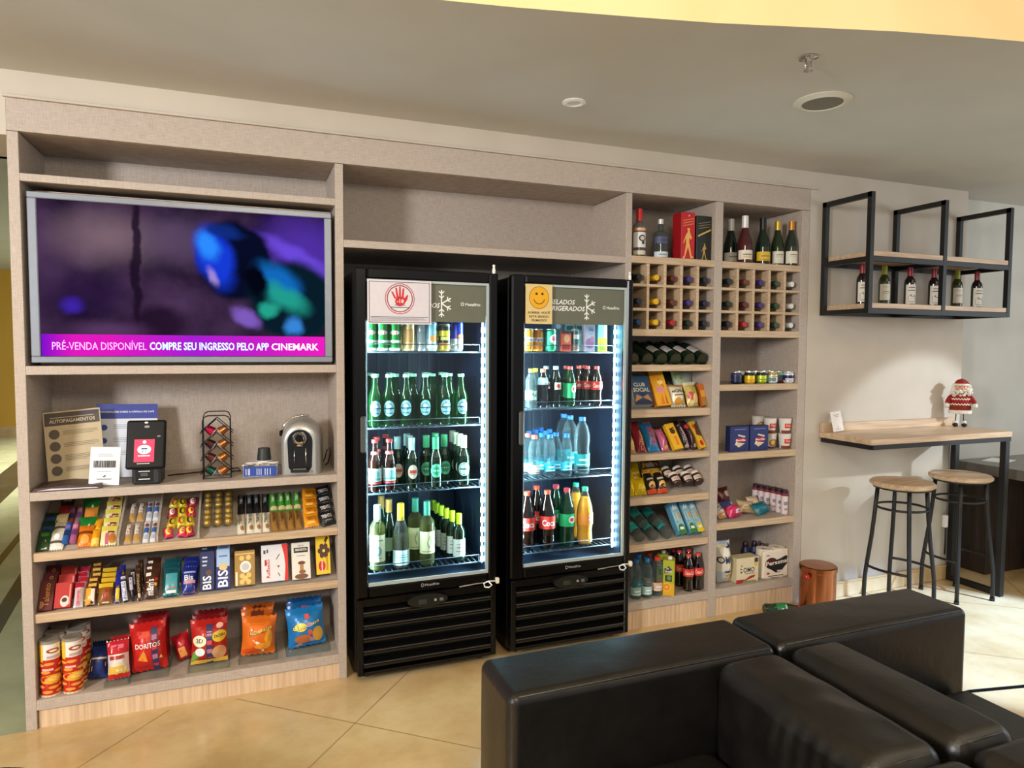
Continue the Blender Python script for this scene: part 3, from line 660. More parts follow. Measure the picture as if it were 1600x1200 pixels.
def stool(x, y, rz, label):
    s = thing('bar_stool', label, 'stool', (x, y, 0), (0, 0, rz), 'stools at the bar table')
    MB().lathe([(1e-4, .722), (.155, .722), (.168, .730), (.170, .742), (.160, .752), (1e-4, .756)], M_OAKT, 36).build('seat', s)
    MB().lathe([(1e-4, .712), (.150, .712), (.150, .722), (1e-4, .722)], M_BLACKM, 30).build('seat_plate', s)
    for k in range(4):
        t = pi/4+k*pi/2; c, n = math.cos(t), math.sin(t)
        pts = [(c*q, n*q, z) for q, z in ((.128, .715), (.140, .56), (.153, .42), (.172, .27), (.182, .18), (.184, .08), (.184, .012))]
        MB().tube(pts, .0115, M_BLACKM, 10).lathe([(1e-4, 0), (.014, 0), (.014, .018), (1e-4, .018)], M_BLACKM, 10, (c*.184, n*.184, 0)).build('leg', s)
    MB().tube([(.133*math.cos(t), .133*math.sin(t), .60) for t in [2*pi*k/36 for k in range(36)]], .007, M_BLACKM, 8, True).build('ring_brace', s)
    for k in (1, 3):
        t0 = pi/4+k*pi/2; pts = []
        for q in range(13):
            t = t0+pi/2*q/12; pts.append((.177*math.cos(t)*(1-.10*math.sin(pi*q/12)), .177*math.sin(t)*(1-.10*math.sin(pi*q/12)), .25))
        MB().tube(pts, .008, M_BLACKM, 8).build('foot_rail', s)
stool(3.514, -.282, math.radians(10), 'round oak-seat bar stool nearer the copper bin')
stool(4.055, -.24, math.radians(-8), 'round oak-seat bar stool nearer the dark desk')

# ------------------------------------------------------------------ desk, bin, ceiling fittings
dk = thing('reception_desk', 'dark wood desk with a thick grey top behind the bar table', 'desk', (5.1, 0, 0))
m_dk = surface('dark_walnut', '#241c16', '#3a2d22', (40, 40, 3), .45, 3)
MB().box(-.57, .9, -.75, .15, .686, .752, surface('grey_stone_top', '#55504b', '#6b665f', (8, 8, 8), .25, 4), .004).build('desk_top', dk)
MB().box(-.50, .85, -.05, .145, 0, .686, m_dk, .002).box(-.1, .85, -.6, -.06, 0, .686, m_dk, .002).build('desk_body', dk)
tag(MB().box(-.1, .1, -.07, .07, 0, .002, mat('#f4f4f2', .5)).build('paper_sheet', None, (4.80, .02, .7525), (0, 0, .3)), 'white sheet of paper lying on the dark desk', 'paper')
bn = thing('pedal_bin', 'copper coloured round bin standing between shelves and wall', 'bin', (3.03, -.155, 0))
m_cop = surface('brushed_copper', '#a2623e', '#b0724c', (90, 90, 2), .24, 2, metal=.95)
MB().lathe([(1e-4, .012), (.094, .012), (.097, .02), (.097, .245), (.094, .247), (1e-4, .247)], m_cop, 36).build('drum', bn)
MB().lathe([(1e-4, .247), (.101, .247), (.102, .252), (.102, .274), (.095, .279), (1e-4, .282)], m_cop, 36).build('lid', bn)
MB().lathe([(1e-4, 0), (.099, 0), (.099, .014), (1e-4, .014)], M_BLACKM, 30).build('base_ring', bn)
MB().sphere((-.112, -.03, .232), .017, mat('#b01c22', .3), 10, 6, .9).build('liner_knot', bn)
dl = thing('downlight', 'small white round recessed spotlight in the ceiling', 'ceiling light', (1.288, -.486, 2.53))
MB().lathe([(.048, 0), (.05, -.004), (.034, -.008), (.03, -.003), (.027, .0)], M_WHITE, 28).build('trim_ring', dl); MB().lathe([(1e-4, -.001), (.028, -.001), (.03, -.003)], mat('#d9dcd8', .25), 20).build('lens', dl)
sp = thing('ceiling_speaker', 'larger round ceiling speaker with grey grille, right of the spotlight', 'speaker', (2.232, -.882, 2.53))
MB().lathe([(.112, 0), (.115, -.005), (.085, -.014), (.078, -.010)], mat('#d5d1c4', .5), 36).build('rim', sp); MB().lathe([(1e-4, -.012), (.079, -.011)], surface('speaker_mesh', '#5d5a50', '#8d8a80', (400, 400, 400), .6, 2), 30).build('grille', sp)
sk = thing('fire_sprinkler', 'small chrome fire sprinkler hanging from the ceiling', 'sprinkler', (1.852, -1.19, 2.53))
MB().lathe([(1e-4, -.002), (.032, -.002), (.032, -.007), (.02, -.010), (1e-4, -.011)], M_CHROME, 24).build('escutcheon', sk); MB().lathe([(.008, -.01), (.008, -.03), (.005, -.034), (.005, -.045), (.016, -.046), (.016, -.049), (1e-4, -.05)], M_CHROME, 14).tube([(-.012, 0, -.012), (-.013, 0, -.032), (-.004, 0, -.046)], .002, M_CHROME, 6).tube([(.012, 0, -.012), (.013, 0, -.032), (.004, 0, -.046)], .002, M_CHROME, 6).build('sprinkler_head', sk)
so_ = thing('wall_socket', 'white plug block low on the wall behind the far stool', 'socket', (4.245, -.016, .37))
MB().box(-.012, .012, -.014, .016, -.02, .06, M_WHITE, .003).build('housing', so_); MB().tube([(0, -.004, -.02), (.002, -.004, -.1), (.0, -.004, -.2)], .005, M_BLACKM, 6).build('lead', so_)

# ================================================================== goods
def flat(p, name, label, cat, grp, px, y, z, rz=0, s=1, yf=None):
    return put(p, name, label, cat, grp, (fit(p, xat(px, y if yf is None else yf, z), y, rz), y, z+.0006), (0, 0, math.radians(rz)), s)
def fit(p, x, y, rz=0):
    """keep an upright thing clear of the uprights of its bay or the walls of its fridge"""
    if y < -.02: return x
    c, s_ = math.cos(math.radians(rz)), math.sin(math.radians(rz)); q = [c*v.co.x-s_*v.co.y for pt in p.parts for v in pt[1].vertices]
    for a_, b_ in ((XL, XA), (XD, XE), (XF, XR), (.468, 1.068), (1.196, 1.794)):
        if a_-.02 < x < b_+.02: return min(max(x, a_+.003-min(q)), b_-.003-max(q))
    return x
def wpx(p0, p1, y, z): return xat(p1, y, z)-xat(p0, y, z)
BAYS = [(XL, XA), (XD, XE), (XF, XR)]
def lean(p, name, label, cat, grp, x, y, z, b, tilt=0, s=1, rz=0, th=0):
    """lean p back by b degrees and settle it on a board sloping up by th degrees that passes through (y, z)"""
    R = Matrix.Rotation(math.radians(rz), 3, 'Z') @ Matrix.Rotation(-math.radians(b), 3, 'X') @ Matrix.Rotation(math.radians(tilt), 3, 'Y')
    q = [R @ v.co for pt in p.parts for v in pt[1].vertices]; tt = math.tan(math.radians(th))
    z += .0012-min(v.z-v.y*tt for v in q)
    for a_, b_ in BAYS:
        if a_-.03 < x < b_+.03 and y > -.05: x = min(max(x, a_+.002-min(v.x for v in q)), b_-.002-max(v.x for v in q))
    if th: y_ = max(y, .031-min(v.y for v in q)); z += (y_-y)*tt; y = y_
    elif y > -.05: y_ = min(y, DEP-.003-max(v.y for v in q)) if -.78 < x < 3 else y; y = y_
    return put(p, name, label, cat, grp, (x, y, z), R.to_euler(), s)
def ramp(zf, th, y): return zf-.0135+(y-.028)*math.tan(math.radians(th))
def shingle(protos, names, labels, cat, grp, px, zf, th, b, d, step, y0=.034, tilt=0, jit=.004):
    """a pile of packs one behind the other up the slanted shelf; protos from the front"""
    for k, p in enumerate(protos):
        y = y0+d*math.cos(math.radians(b))+k*step; z = ramp(zf, th, y)+.001
        x = xat(px, y0, ramp(zf, th, y0))+(random.uniform(-jit, jit) if k else 0)
        lean(p, names, labels[k] if isinstance(labels, list) else labels, cat, grp, x, y, z, b, tilt+(random.uniform(-2, 2) if k else 0), th=th)
def depthlabels(desc, n):
    w = ['front of its pile', 'second in its pile', 'third in its pile', 'fourth in its pile', 'fifth in its pile']
    return [desc+', '+w[k] for k in range(n)] if n > 1 else [desc]

# ------------------------------------------------------------------ counter of the left bay
zc = .9382
def sign(w, h, t, col, gfx): mb = MB(); mb.box(-w/2, w/2, 0, t, 0, h, mat(col, .5), .0006); decals(mb, gfx, w, h, flatmap(), .0004); return Proto().add('sign', mb)
def txtlines(rows, col, hh=.008):
    return [('r', a, v, b, v+hh, col) for v, a, b in rows]
g = [('r', -.48, .80, .48, .98, '#4b4038'), ('r', .1, .93, .46, .975, '#3c3548'), ('r', -.38, .905, .38, .915, '#b5a78f'), ('t', 'AUTOPAGAMENTOS', 0, .86, .80, .05, '#cfc3a8')]
for k, v in enumerate((.68, .51, .34, .17)):
    g.append(('e', -.33, v, .095, .068, '#564c42'))
    g += txtlines([(v+.03, -.18, .42), (v+.008, -.18, .44), (v-.014, -.18, .36)]+([(v-.036, -.18, .2)] if k == 2 else []), '#83765f')
lean(sign(.205, .295, .004, '#bfae8e', g+[('r', .28, .05, .44, .09, '#8b7f6a')]), 'notice_board', 'tan self-payment sign with four brown dots leaning in the counter corner', 'sign', 'payment signs', xat(106, .15, zc), .15, zc, 10, -5)
g = [('r', -.5, .80, .5, 1, '#2f3f98'), ('t', 'INFORMAÇÕES SOBRE A CÁPSULA DE CAFÉ', 0, .895, .88, .035, '#e6ebfb')]
for v in (.68, .50, .32): g += [('e', -.37, v, .055, .04, '#2f4a9c')]+txtlines([(v+.03, -.22, .4), (v+.008, -.22, .42), (v-.014, -.22, .2)], '#8f94ae')
lean(sign(.235, .315, .004, '#d5dcec', g), 'notice_board', 'white sign with a blue heading leaning behind the card machine', 'sign', 'payment signs', xat(197, .22, zc), .22, zc, 9, 1)
g = [('t', '', 0, 0, 1, 1, '#000000')][1:]+txtlines([(.80, -.22, .2), (.76, -.25, .25), (.36, -.25, .22)], '#8a90a0', .012)
random.seed(3); x = -.38
while x < .36: wd = random.choice((.012, .02, .035)); g.append(('r', x, .46, x+wd, .64, '#2a2c33')); x += wd+random.choice((.012, .02))
g += [('p', [(-.05, .22), (.02, .27), (.06, .26), (0, .21)], '#4a4c55'), ('r', -.24, .15, .24, .175, '#7a7e8a')]
lean(sign(.108, .155, .003, '#e6ebf5', g), 'card', 'small white card with a barcode standing by the card machine', 'card', None, xat(162, .045, zc), .045, zc, 10, 3)
pos = thing('payment_terminal', 'black card payment terminal with a lit red screen', 'payment terminal', (xat(233, .06, zc), .06, zc), (0, 0, math.radians(-6)))
MB().box(-.056, .05, -.035, .06, 0, .085, mat('#26282c', .4), .008).build('base', pos)
m_ = MB(); m_.box(-.042, .024, -.0365, -.035, .012, .066, mat('#0c0c0e', .3)); m_.box(-.030, .012, -.0375, -.0365, .054, .058, mat('#d8dade', .4)); m_.box(-.030, .012, -.0375, -.0365, .022, .026, mat('#d8dade', .4)); decals(m_, [('r', -.2, .45, .2, .62, '#4a4c52')], .066, .08, flatmap(-.009, -.0367, 0)); m_.build('reader_slot', pos)
hd = MB(); rbox(hd, -.073, .073, -.012, .012, -.1, .1, .010, mat('#050506', .5, spec=.25), 0, 6)
H = hd.build('tablet', pos, (0, -.03, .165), (math.radians(-14), 0, 0))
ms = MB(); decals(ms, [('r', -.5, 0, .5, 1, '#e22a4a')], .074, .092, flatmap(-.004, -.0125, -.072)); ms.ms[0] = mat('#e62c4c', .3, 0, 1.0, 0)
def edec(mb, gf, w, h, f, st):
    k = len(mb.ms); t = MB(); decals(t, gf, w, h, f, .0014)
    for q, m in enumerate(t.ms): t.ms[q] = mat('#'+m.name.split('_')[1][:6], .3, 0, st, 0)
    for f_, i_ in zip(t.f, t.i): mb.add([t.v[a] for a in f_], [tuple(range(len(f_)))], t.ms[i_])
edec(ms, [('e', 0, .88, .09, .07, '#ffe9ee'), ('e', 0, .55, .34, .2, '#f2fbff'), ('r', -.16, .54, .16, .62, '#34404e'), ('r', -.12, .45, -.04, .5, '#34404e'), ('r', .04, .45, .12, .5, '#34404e'), ('r', -.3, .24, .3, .30, '#f4a0b0')], .074, .092, flatmap(-.004, -.0125, -.072), .95)
ms.build('screen', H)
decals(ms := MB(), [('e', 0, .945, .05, .02, '#d8dade'), ('e', .02, .86, .07, .025, '#8d9094'), ('e', .33, .66, .05, .018, '#77797c'), ('r', -.2, .10, .12, .115, '#caccd0')], .146, .2, flatmap(0, -.0122, -.1)); ms.build('face_markings', H)
fo = MB(); m_br = surface('brown_leatherette', '#3d2c26', '#54403a', (60, 60, 60), .5, 3)
pts = [(-.115, 0), (-.11, .012), (.0, .020), (.08, .012), (.112, .016), (.118, .004), (.11, 0)]
fo.prism(pts, -.02, .13, m_br); fo.prism([(-.10, .004), (-.05, .010), (.10, .006), (.108, .003)], -.0225, -.0195, mat('#cfd0e4', .5))
tag(fo.build('menu_folder', None, (xat(106, .02, zc), .0235, zc+.0012), (0, 0, math.radians(2))), 'brown leather folder lying at the corner of the counter', 'folder')
# coffee capsule rack
CRS = 1.16
cr = thing('capsule_rack', 'black wire rack filled with coloured coffee capsules', 'capsule rack', (xat(340, .10, zc), .10, zc))
wf = MB(); mw = mat('#15161a', .35, .5)
for y in (-.035, .045):
    h = .235 if y < 0 else .245; a_ = .052
    wf.tube([(-a_, y, .003), (-a_, y, h-.02), (-a_+.006, y, h-.006), (-a_+.02, y, h), (a_-.02, y, h), (a_-.006, y, h-.006), (a_, y, h-.02), (a_, y, .003)], .0024, mw, 6, True)
for x in (-.052, .052): wf.tube([(x, -.035, .003), (x, .045, .003)], .0024, mw, 6)
for k in range(4):
    z = .205-k*.05
    for sg in (-1, 1): wf.tube([(sg*.062, -.037, z-.035), (0, -.037, z+.018)], .0018, mw, 5); wf.tube([(sg*.062, .047, z-.035), (0, .047, z+.018)], .0018, mw, 5)
wf.build('wire_frame', cr); cr.scale = (1.05, 1, CRS)
capc = [('#b01848', '#a5683c'), ('#43242a', '#a5683c'), ('#5a2c2c', '#a8682c'), ('#1d4f44', '#b06a38')]
def capsule(c):
    return Proto().add('foil_cup', MB().lathe([(1e-4, .030), (.011, .030), (.014, .024), (.0175, .004), (.0175, 0)], mat(c, .25, .7), 14)).add('foil_seal', MB().lathe([(.0175, 0), (.0185, 0), (.0185, -.002), (1e-4, -.002)], mat('#b9b4b0', .35, .5), 14))
wds = ['top', 'second', 'third', 'bottom']; cn = {0: ('pink', 'copper'), 1: ('dark brown', 'copper'), 2: ('maroon', 'copper'), 3: ('green', 'copper')}
for k in range(4):
    for s_, i_ in ((-1, 0), (1, 1)):
        z = zc+(.172-k*.05)*CRS; p = capsule(capc[k][i_])
        o = put(p, 'coffee_capsule', cn[k][i_]+' coffee capsule on the '+('left' if s_ < 0 else 'right')+' of the wire rack, '+wds[k]+' tier', 'capsule', 'coffee capsules in the wire rack', (cr.location.x+s_*.013, .10-.012, z), (0, s_*math.radians(55), 0), 1.15)
bx = thing('sugar_box', 'blue and white cardboard box of sugar sticks and stirrers', 'box', (xat(408, .09, zc), .09, zc), (0, 0, math.radians(-8)))
m_ = MB(); w_, d_, h_ = .14, .07, .045
m_.box(-w_/2, w_/2, -d_/2, -d_/2+.003, 0, h_, mat('#26459c', .5)); m_.box(-w_/2, w_/2, d_/2-.003, d_/2, 0, h_+.008, mat('#d6d8e2', .5)); m_.box(-w_/2, -w_/2+.003, -d_/2, d_/2, 0, h_+.004, mat('#c9cde0', .5)); m_.box(w_/2-.003, w_/2, -d_/2, d_/2, 0, h_+.004, mat('#c9cde0', .5)); m_.box(-w_/2, w_/2, -d_/2, d_/2, 0, .003, mat('#c9cde0', .5))
decals(m_, [('r', -.42+q*.085, .18, -.40+q*.085, .8, '#dfe6f6') for q in (0, .8, 1.2, 3.8, 4.5, 5.2, 6.6, 7.4, 8.4)]+[('r', -.3, .05, .3, .09, '#8fa4d8')], w_, h_, flatmap(0, -d_/2, 0)); m_.build('carton_tray', bx)
random.seed(5)
stp = Proto().add('sachet', MB().box(-.006, .006, -.045, .045, 0, .004, mat('#d6b878', .5), .001)); stw = Proto().add('sachet', MB().box(-.006, .006, -.045, .045, 0, .004, mat('#e4ddd0', .5), .001))
for k in range(6):
    put(stp if k else stw, 'sugar_stick', ('pale' if not k else 'tan')+' sugar stick lying across the blue box, '+ORD[k]+' from the left', 'sachet', 'sugar sticks in the blue box', (bx.location.x-.058+k*.024, .082, zc+.047+(k % 2)*.004), (math.radians(-9), 0, math.radians(-20+8*(k % 3))))
cupp = MB().lathe([(1e-4, 0), (.031, 0), (.031, .004), (.026, .058), (.025, .060), (1e-4, .060)], mat('#2e3331', .5), 24)
cp = thing('paper_cup', 'upside down dark paper cup on the stack by the coffee machine', 'cup', (xat(413, .20, zc), .20, zc+.046), group='coffee cups')
cupp.build('cup_wall', cp); MB().lathe([(.0335, 0), (.0335, .004), (.031, .005), (.030, 0)], M_WHITE, 24).build('rim', cp)
cp2 = thing('paper_cup', 'white lower paper cups of the stack by the coffee machine', 'cup', (xat(413, .20, zc), .20, zc), group='coffee cups')
MB().lathe([(1e-4, 0), (.036, 0), (.036, .004), (.034, .044), (1e-4, .0445)], mat('#dcdcdc', .5), 24).build('cup_wall', cp2); MB().lathe([(.0365, 0), (.0375, .003), (.0365, .006)], M_WHITE, 24).build('rim', cp2)
cm = thing('coffee_machine', 'silver rounded capsule coffee machine with black front', 'coffee machine', (xat(473, .15, zc), .15, zc), (0, 0, math.radians(-10)))
cm.scale = (1.08, 1, 1.07)
m_ = MB(); msil = mat('#b9bbbb', .32, .65); n = 26; prof = []
def arch(w, h, y):
    out = []
    for k in range(n+1):
        t = pi*k/n; out.append((w*math.cos(t)*(1 if h > 0 else 1), y, max(0, h-w*1.15)+w*1.15*math.sin(t)))
    return [(w*1.02, y, 0)]+out+[(-w*1.02, y, 0)]
rings = [arch(.060, .19, -.10), arch(.072, .215, -.095), arch(.078, .226, -.06), arch(.080, .232, .0), arch(.078, .225, .08), arch(.066, .2, .12)]
vs = [p for r_ in rings for p in r_]; N = len(rings[0])
m_.add(vs, [(j*N+i, j*N+i+1, (j+1)*N+i+1, (j+1)*N+i) for j in range(len(rings)-1) for i in range(N-1)], msil, True)
m_.add(rings[0], [tuple(range(N))], msil); m_.add(rings[-1], [tuple(range(N))[::-1]], msil); m_.build('shell', cm)
m_ = MB(); mb_ = mat('#0d1016', .18)
q = [(.050*math.cos(pi*k/20), -.1015, .135+.052*math.sin(pi*k/20)) for k in range(21)]+[(-.046, -.1015, .03), (-.036, -.1015, .016), (.036, -.1015, .016), (.046, -.1015, .03)]
m_.add(q, [tuple(range(len(q)))], mb_); m_.build('front_panel', cm)
m_ = MB(); m_.sphere((0, -.105, .150), .030, M_CHROME, 20, 10); m_.tube([(0, -.105, .135), (0, -.115, .118)], .013, M_CHROME, 14); m_.build('brew_head', cm); MB().lathe([(1e-4, 0), (.016, 0), (.016, .005), (1e-4, .006)], M_BLACK, 18).build('button', cm, (0, -.133, .155), (pi/2, 0, 0))
MB().box(-.036, .036, -.128, -.1, .012, .024, M_BLACKM, .003).box(-.026, .026, -.126, -.102, .024, .028, M_CHROME, .001).build('drip_tray', cm); MB().tube([(-.022, -.1035, .10), (-.023, -.1035, .045)], .002, M_CHROME, 5).tube([(.022, -.1035, .11), (.024, -.1035, .04)], .0035, M_CHROME, 5).build('trim', cm)
MB().tube([(-.082, -.03, .165), (-.07, -.035, .2), (-.04, -.03, .23), (0, -.02, .24), (.03, -.02, .238)], .0045, M_CHROME, 8).box(-.088, -.076, -.045, -.02, .155, .178, M_BLACK, .003).build('lever', cm)
cx0 = xat(512, .2, zc)-.016; c_ = MB(); c_.tube([(cx0+.0, .30, zc+.005), (cx0+.008, .26, zc+.03), (cx0+.018, .24, zc+.075), (cx0+.030, .23, zc+.09), (cx0+.032, .23, zc+.06), (cx0+.02, .23, zc+.015), (cx0+.01, .24, zc+.005)], .003, M_BLACKM, 6)
tag(c_.build('power_cord'), 'looped black cord at the right of the coffee machine', 'cord')
c_ = MB(); c_.tube([(xat(262, .2, zc), .2, zc+.004), (xat(310, .24, zc), .24, zc+.004), (xat(352, .27, zc), .27, zc+.004), (xat(372, .25, zc), .25, zc+.012), (xat(376, .21, zc), .21, zc+.005), (xat(362, .22, zc), .22, zc+.004)], .003, M_BLACKM, 6)
tag(c_.build('power_cord'), 'black cord lying behind the capsule rack', 'cord')

# ------------------------------------------------------------------ slanted shelf of chocolate bars and sweets
z2, B2 = .697, 60
def Wd(p0, p1): return wpx(p0, p1, .06, .70)*.94
G2 = 'sweets on the upper slanted shelf'
p = bag(Wd(51, 76), .09, .011, '#1f4526', [('p', [(-.15, .06), (.25, .06), (.12, .5)], '#cfd8c0'), ('e', 0, .75, .3, .12, '#3c7a34')], 1); q = bag(Wd(51, 76), .09, .011, '#16301f', [('r', -.4, .5, .4, .7, '#1e3a66')], 2)
shingle([p, q, q], 'sweet_bag', depthlabels('dark green sweet bag at the left end of the shelf', 3), 'bag', G2, 63, z2, S2, 44, .012, .045)
wps = [bag(Wd(74, 99), .085, .011, c, gf, k) for k, (c, gf) in enumerate([('#dedbd2', [('r', -.5, .3, .5, .42, '#4e4a44'), ('e', 0, .65, .2, .16, '#ffffff')]), ('#d9d2bf', [('r', -.5, .6, .5, .72, '#5a4a38')]), ('#e5d9a8', []), ('#a8302c', []), ('#241c1c', [('r', -.3, .72, .3, .86, '#9a8f7d')])])]
shingle(wps, 'sweet_bag', ['white and grey sweet bag beside the blue stick', 'grey striped sweet bag second in the white pile', 'pale yellow sweet bag third in the white pile', 'red sweet bag high in the white pile', 'black sweet bag topmost in the white pile'], 'bag', G2, 86, z2, S2, 44, .012, .043)
for px, cs, nm in ((101, ('#2d62a8', '#8a4326'), 'blue'), (113, ('#b0628e', '#7a6a70'), 'pink and purple')):
    for k, c in enumerate(cs):
        mb = MB(); mb.lathe([(1e-4, 0), (.011, .002), (.0125, .012), (.0125, .095), (.010, .108), (1e-4, .110)], plastic(c), 14); decals(mb, [('r', -.45, .30, .45, .55, '#23305e' if px < 105 else '#6a3a78'), ('r', -.4, .62, .4, .8, '#7f6ab0' if px < 105 else '#d88aa8')], .022, .11, cylmap(.0125))
        y = .04+k*.085; lean(Proto().add('tube', mb), 'candy_tube', (nm if not k else ('brown' if px < 105 else 'greyish'))+' candy tube'+(' standing at the shelf front' if not k else ' behind the '+nm+' one'), 'candy tube', G2, xat(px, .05, .71), y+.012, ramp(z2, S2, y)+.012, 56, th=S2)
p = bag(Wd(117, 142), .095, .014, '#e07a1e', [('r', -.5, .55, .5, .68, '#7a3a14'), ('e', 0, .3, .3, .2, '#f0a040')], 3); q = bag(Wd(119, 150), .09, .012, '#1f7a34', [('p', [(-.1, .2), (.3, .2), (.1, .6)], '#d8e8d0')], 4); q2 = bag(Wd(119, 142), .09, .012, '#d98a3a', [], 8)
shingle([p, q, q2, q], 'sweet_bag', ['orange sweet bag standing at the shelf front', 'shiny green sweet bag behind the orange one', 'dull orange sweet bag third in its pile', 'dark green sweet bag topmost behind the orange'], 'bag', G2, 131, z2, S2, 42, .015, .05)
p = bag(Wd(141, 155), .08, .012, '#f0a818', [('r', -.5, .1, .5, .4, '#f5d060')], 5)
shingle([p, p], 'sweet_bag', depthlabels('narrow yellow sweet bag next to the biscuits', 2), 'bag', G2, 147, z2, S2, 44, .013, .05)
p = bag(Wd(155, 182), .085, .010, '#e9e0b0', [('r', -.5, .75, .5, 1, '#d8d24a'), ('r', -.2, .05, .02, .6, '#c05a70'), ('e', .25, .32, .22, .26, '#b9742e'), ('r', -.05, .6, .35, .7, '#7a2a20')], 6)
shingle([p]*5, 'biscuit_pack', depthlabels('cream and yellow biscuit pack left of the divider', 5), 'biscuit pack', G2, 168, z2, S2, 42, .012, .044)
L2 = .124
def brow(p, px, row, label, name='chocolate_bar', cat='chocolate bar', d=.012, b=60):
    y = .034+d*.5+row*(L2+.003)*math.cos(math.radians(S2)); lean(p, name, label, cat, G2, xat(px, .034+d*.5, .70), y, ramp(z2, S2, y)+.001, b, random.uniform(-2, 2), th=S2)
p = bag(Wd(192, 206), L2, .016, '#b9a694', [('r', -.35, .35, .2, .85, '#d9d3cc'), ('r', -.1, .4, .18, .8, '#8a4a3a'), ('e', .0, .16, .42, .13, '#b98f4a')], 7)
for r_ in (0, 1):
    for k, px in enumerate((199, 213)): brow(p, px, r_, 'grey and gold wafer bar, '+('upper' if r_ else 'lower')+' row, '+('left' if k == 0 else 'right')+' of two')
p = bag(Wd(223, 233), L2, .012, '#e4e8f0', [('r', -.42, .38, .42, .62, '#3a66b0'), ('e', 0, .75, .35, .1, '#8a4a3a'), ('r', -.3, .12, .3, .28, '#b5bccb')], 9)
for r_ in (0, 1):
    for k, px in enumerate((227, 238)): brow(p, px, r_, 'slim white and blue stick, '+('upper' if r_ else 'lower')+' row, '+('left' if k == 0 else 'right')+' of two')
cc = [('#c0203c', '#f2d040', 'red'), ('#d8b820', '#2a2a20', 'yellow'), ('#a81838', '#f0f0e0', 'dark red'), ('#cfd23a', '#c01838', 'lime yellow'), ('#d83058', '#f0d860', 'pink')]
cand = [bag(Wd(254, 270), .054, .016, a_, [('e', 0, .5, .3, .3, b_), ('e', .1, .5, .16, .2, a_)], k, ends='#e8b030' if k % 2 else '#7a1430') for k, (a_, b_, n_) in enumerate(cc)]
cols_ = [[4, 1, 2, 3], [4, 3, 1, 1], [0, 1, 0, 2]]; colw = ['left', 'middle', 'right']; roww = ['at the front edge', 'second row up', 'third row up', 'top row']
for ci, px in enumerate((264, 282, 300)):
    for k, j in enumerate(cols_[ci]):
        y = .045+k*.052; lean(cand[j], 'candy_pack', cc[j][2]+' shiny candy pack, '+colw[ci]+' column, '+roww[k], 'candy pack', 'candy packs between the dividers', xat(px-(3 if ci == 2 else 0), .04, .70), y+.006, ramp(z2, S2, y)+.004, 46, random.uniform(-16, 16), th=S2)
def gstick():
    P = Proto()
    P.add('wrapper', MB().lathe([(.004, -.002), (.012, .004), (.0185, .012), (.0185, .098), (.012, .108), (.016, .114)], glassy('#f0e6c0', .06, .15), 14))
    for k in range(3): P.add('chocolate_ball', MB().sphere((0, 0, .021+k*.034), .0165, surface('gold_foil', '#b8902e', '#e8cc74', (160, 160, 160), .28, 3, metal=.75, bump=.4) if 'gf' not in _mc else _mc['gf'], 14, 9))
    return P
_mc['gf'] = surface('gold_foil', '#b08a2c', '#e8cc74', (160, 160, 160), .28, 3, metal=.7, bump=.4)
p = gstick()
for r_ in (0, 1):
    for k, px in enumerate((324, 341, 357)):
        y = .05+r_*.108*math.cos(math.radians(S2)); lean(p, 'chocolate_stick', 'stick of three gold foil chocolates, '+('upper' if r_ else 'lower')+' row, '+colw[k], 'chocolates', 'gold chocolate sticks', xat(px, .045, .715), y, ramp(z2, S2, y)+.021, 60, th=S2)
def tbar(c, tc_, ex=()): return bag(Wd(370, 383), L2, .014, c, [('t', 'TRENTO', -.05, .68, .6, .42, tc_, 90)]+list(ex), 3, .35)
pw = tbar('#e2dccb', '#5a5a50', [('e', .15, .22, .25, .1, '#a5774a')]); pb = tbar('#17181c', '#8a8f96'); pg = tbar('#3a9a34', '#d8e8c0', [('r', -.5, .05, .5, .2, '#c9b888')]); pbr = tbar('#9a7238', '#4a2c14', [('p', [(-.4, .05), (.45, .1), (.3, .35)], '#5a3018')])
for k in range(4):
    brow(pw, (377, 391, 403, 416)[k], 0, 'cream wafer bar on the front row, '+ORD[k]+' from the left'); brow(pb, (377, 391, 403, 416)[k], 1, 'black wafer bar above the cream ones, '+ORD[k]+' from the left')
    brow(pbr, (430, 443, 455, 468)[k], 0, 'brown wafer bar on the front row, '+ORD[k]+' from the left'); brow(pg, (430, 443, 455, 468)[k], 1, 'green wafer bar above the brown ones, '+ORD[k]+' from the left')
p = bag(Wd(476, 501), .068, .014, '#e8981c', [('t', 'TRENTO', 0, .55, .7, .3, '#8a4a10'), ('r', -.3, .2, .2, .3, '#f6c050')], 5); q = bag(Wd(507, 532), .072, .014, '#15171c', [('t', 'TRENTO', 0, .58, .7, .26, '#d8d8d8'), ('r', -.2, .25, .3, .32, '#6a6a70')], 6)
for k in range(4):
    y = .045+k*.05; lean(p, 'chocolate_pack', depthlabels('orange chocolate pack beside the green bars', 4)[k], 'chocolate pack', G2, xat(488, .04, .70), y, ramp(z2, S2, y)+.002, 42, -4+3*k, th=S2)
    lean(q, 'chocolate_pack', depthlabels('black chocolate pack at the right end', 4)[k], 'chocolate pack', G2, xat(522, .05, .72), y, ramp(z2, S2, y)+.002, 42, -12, th=S2)

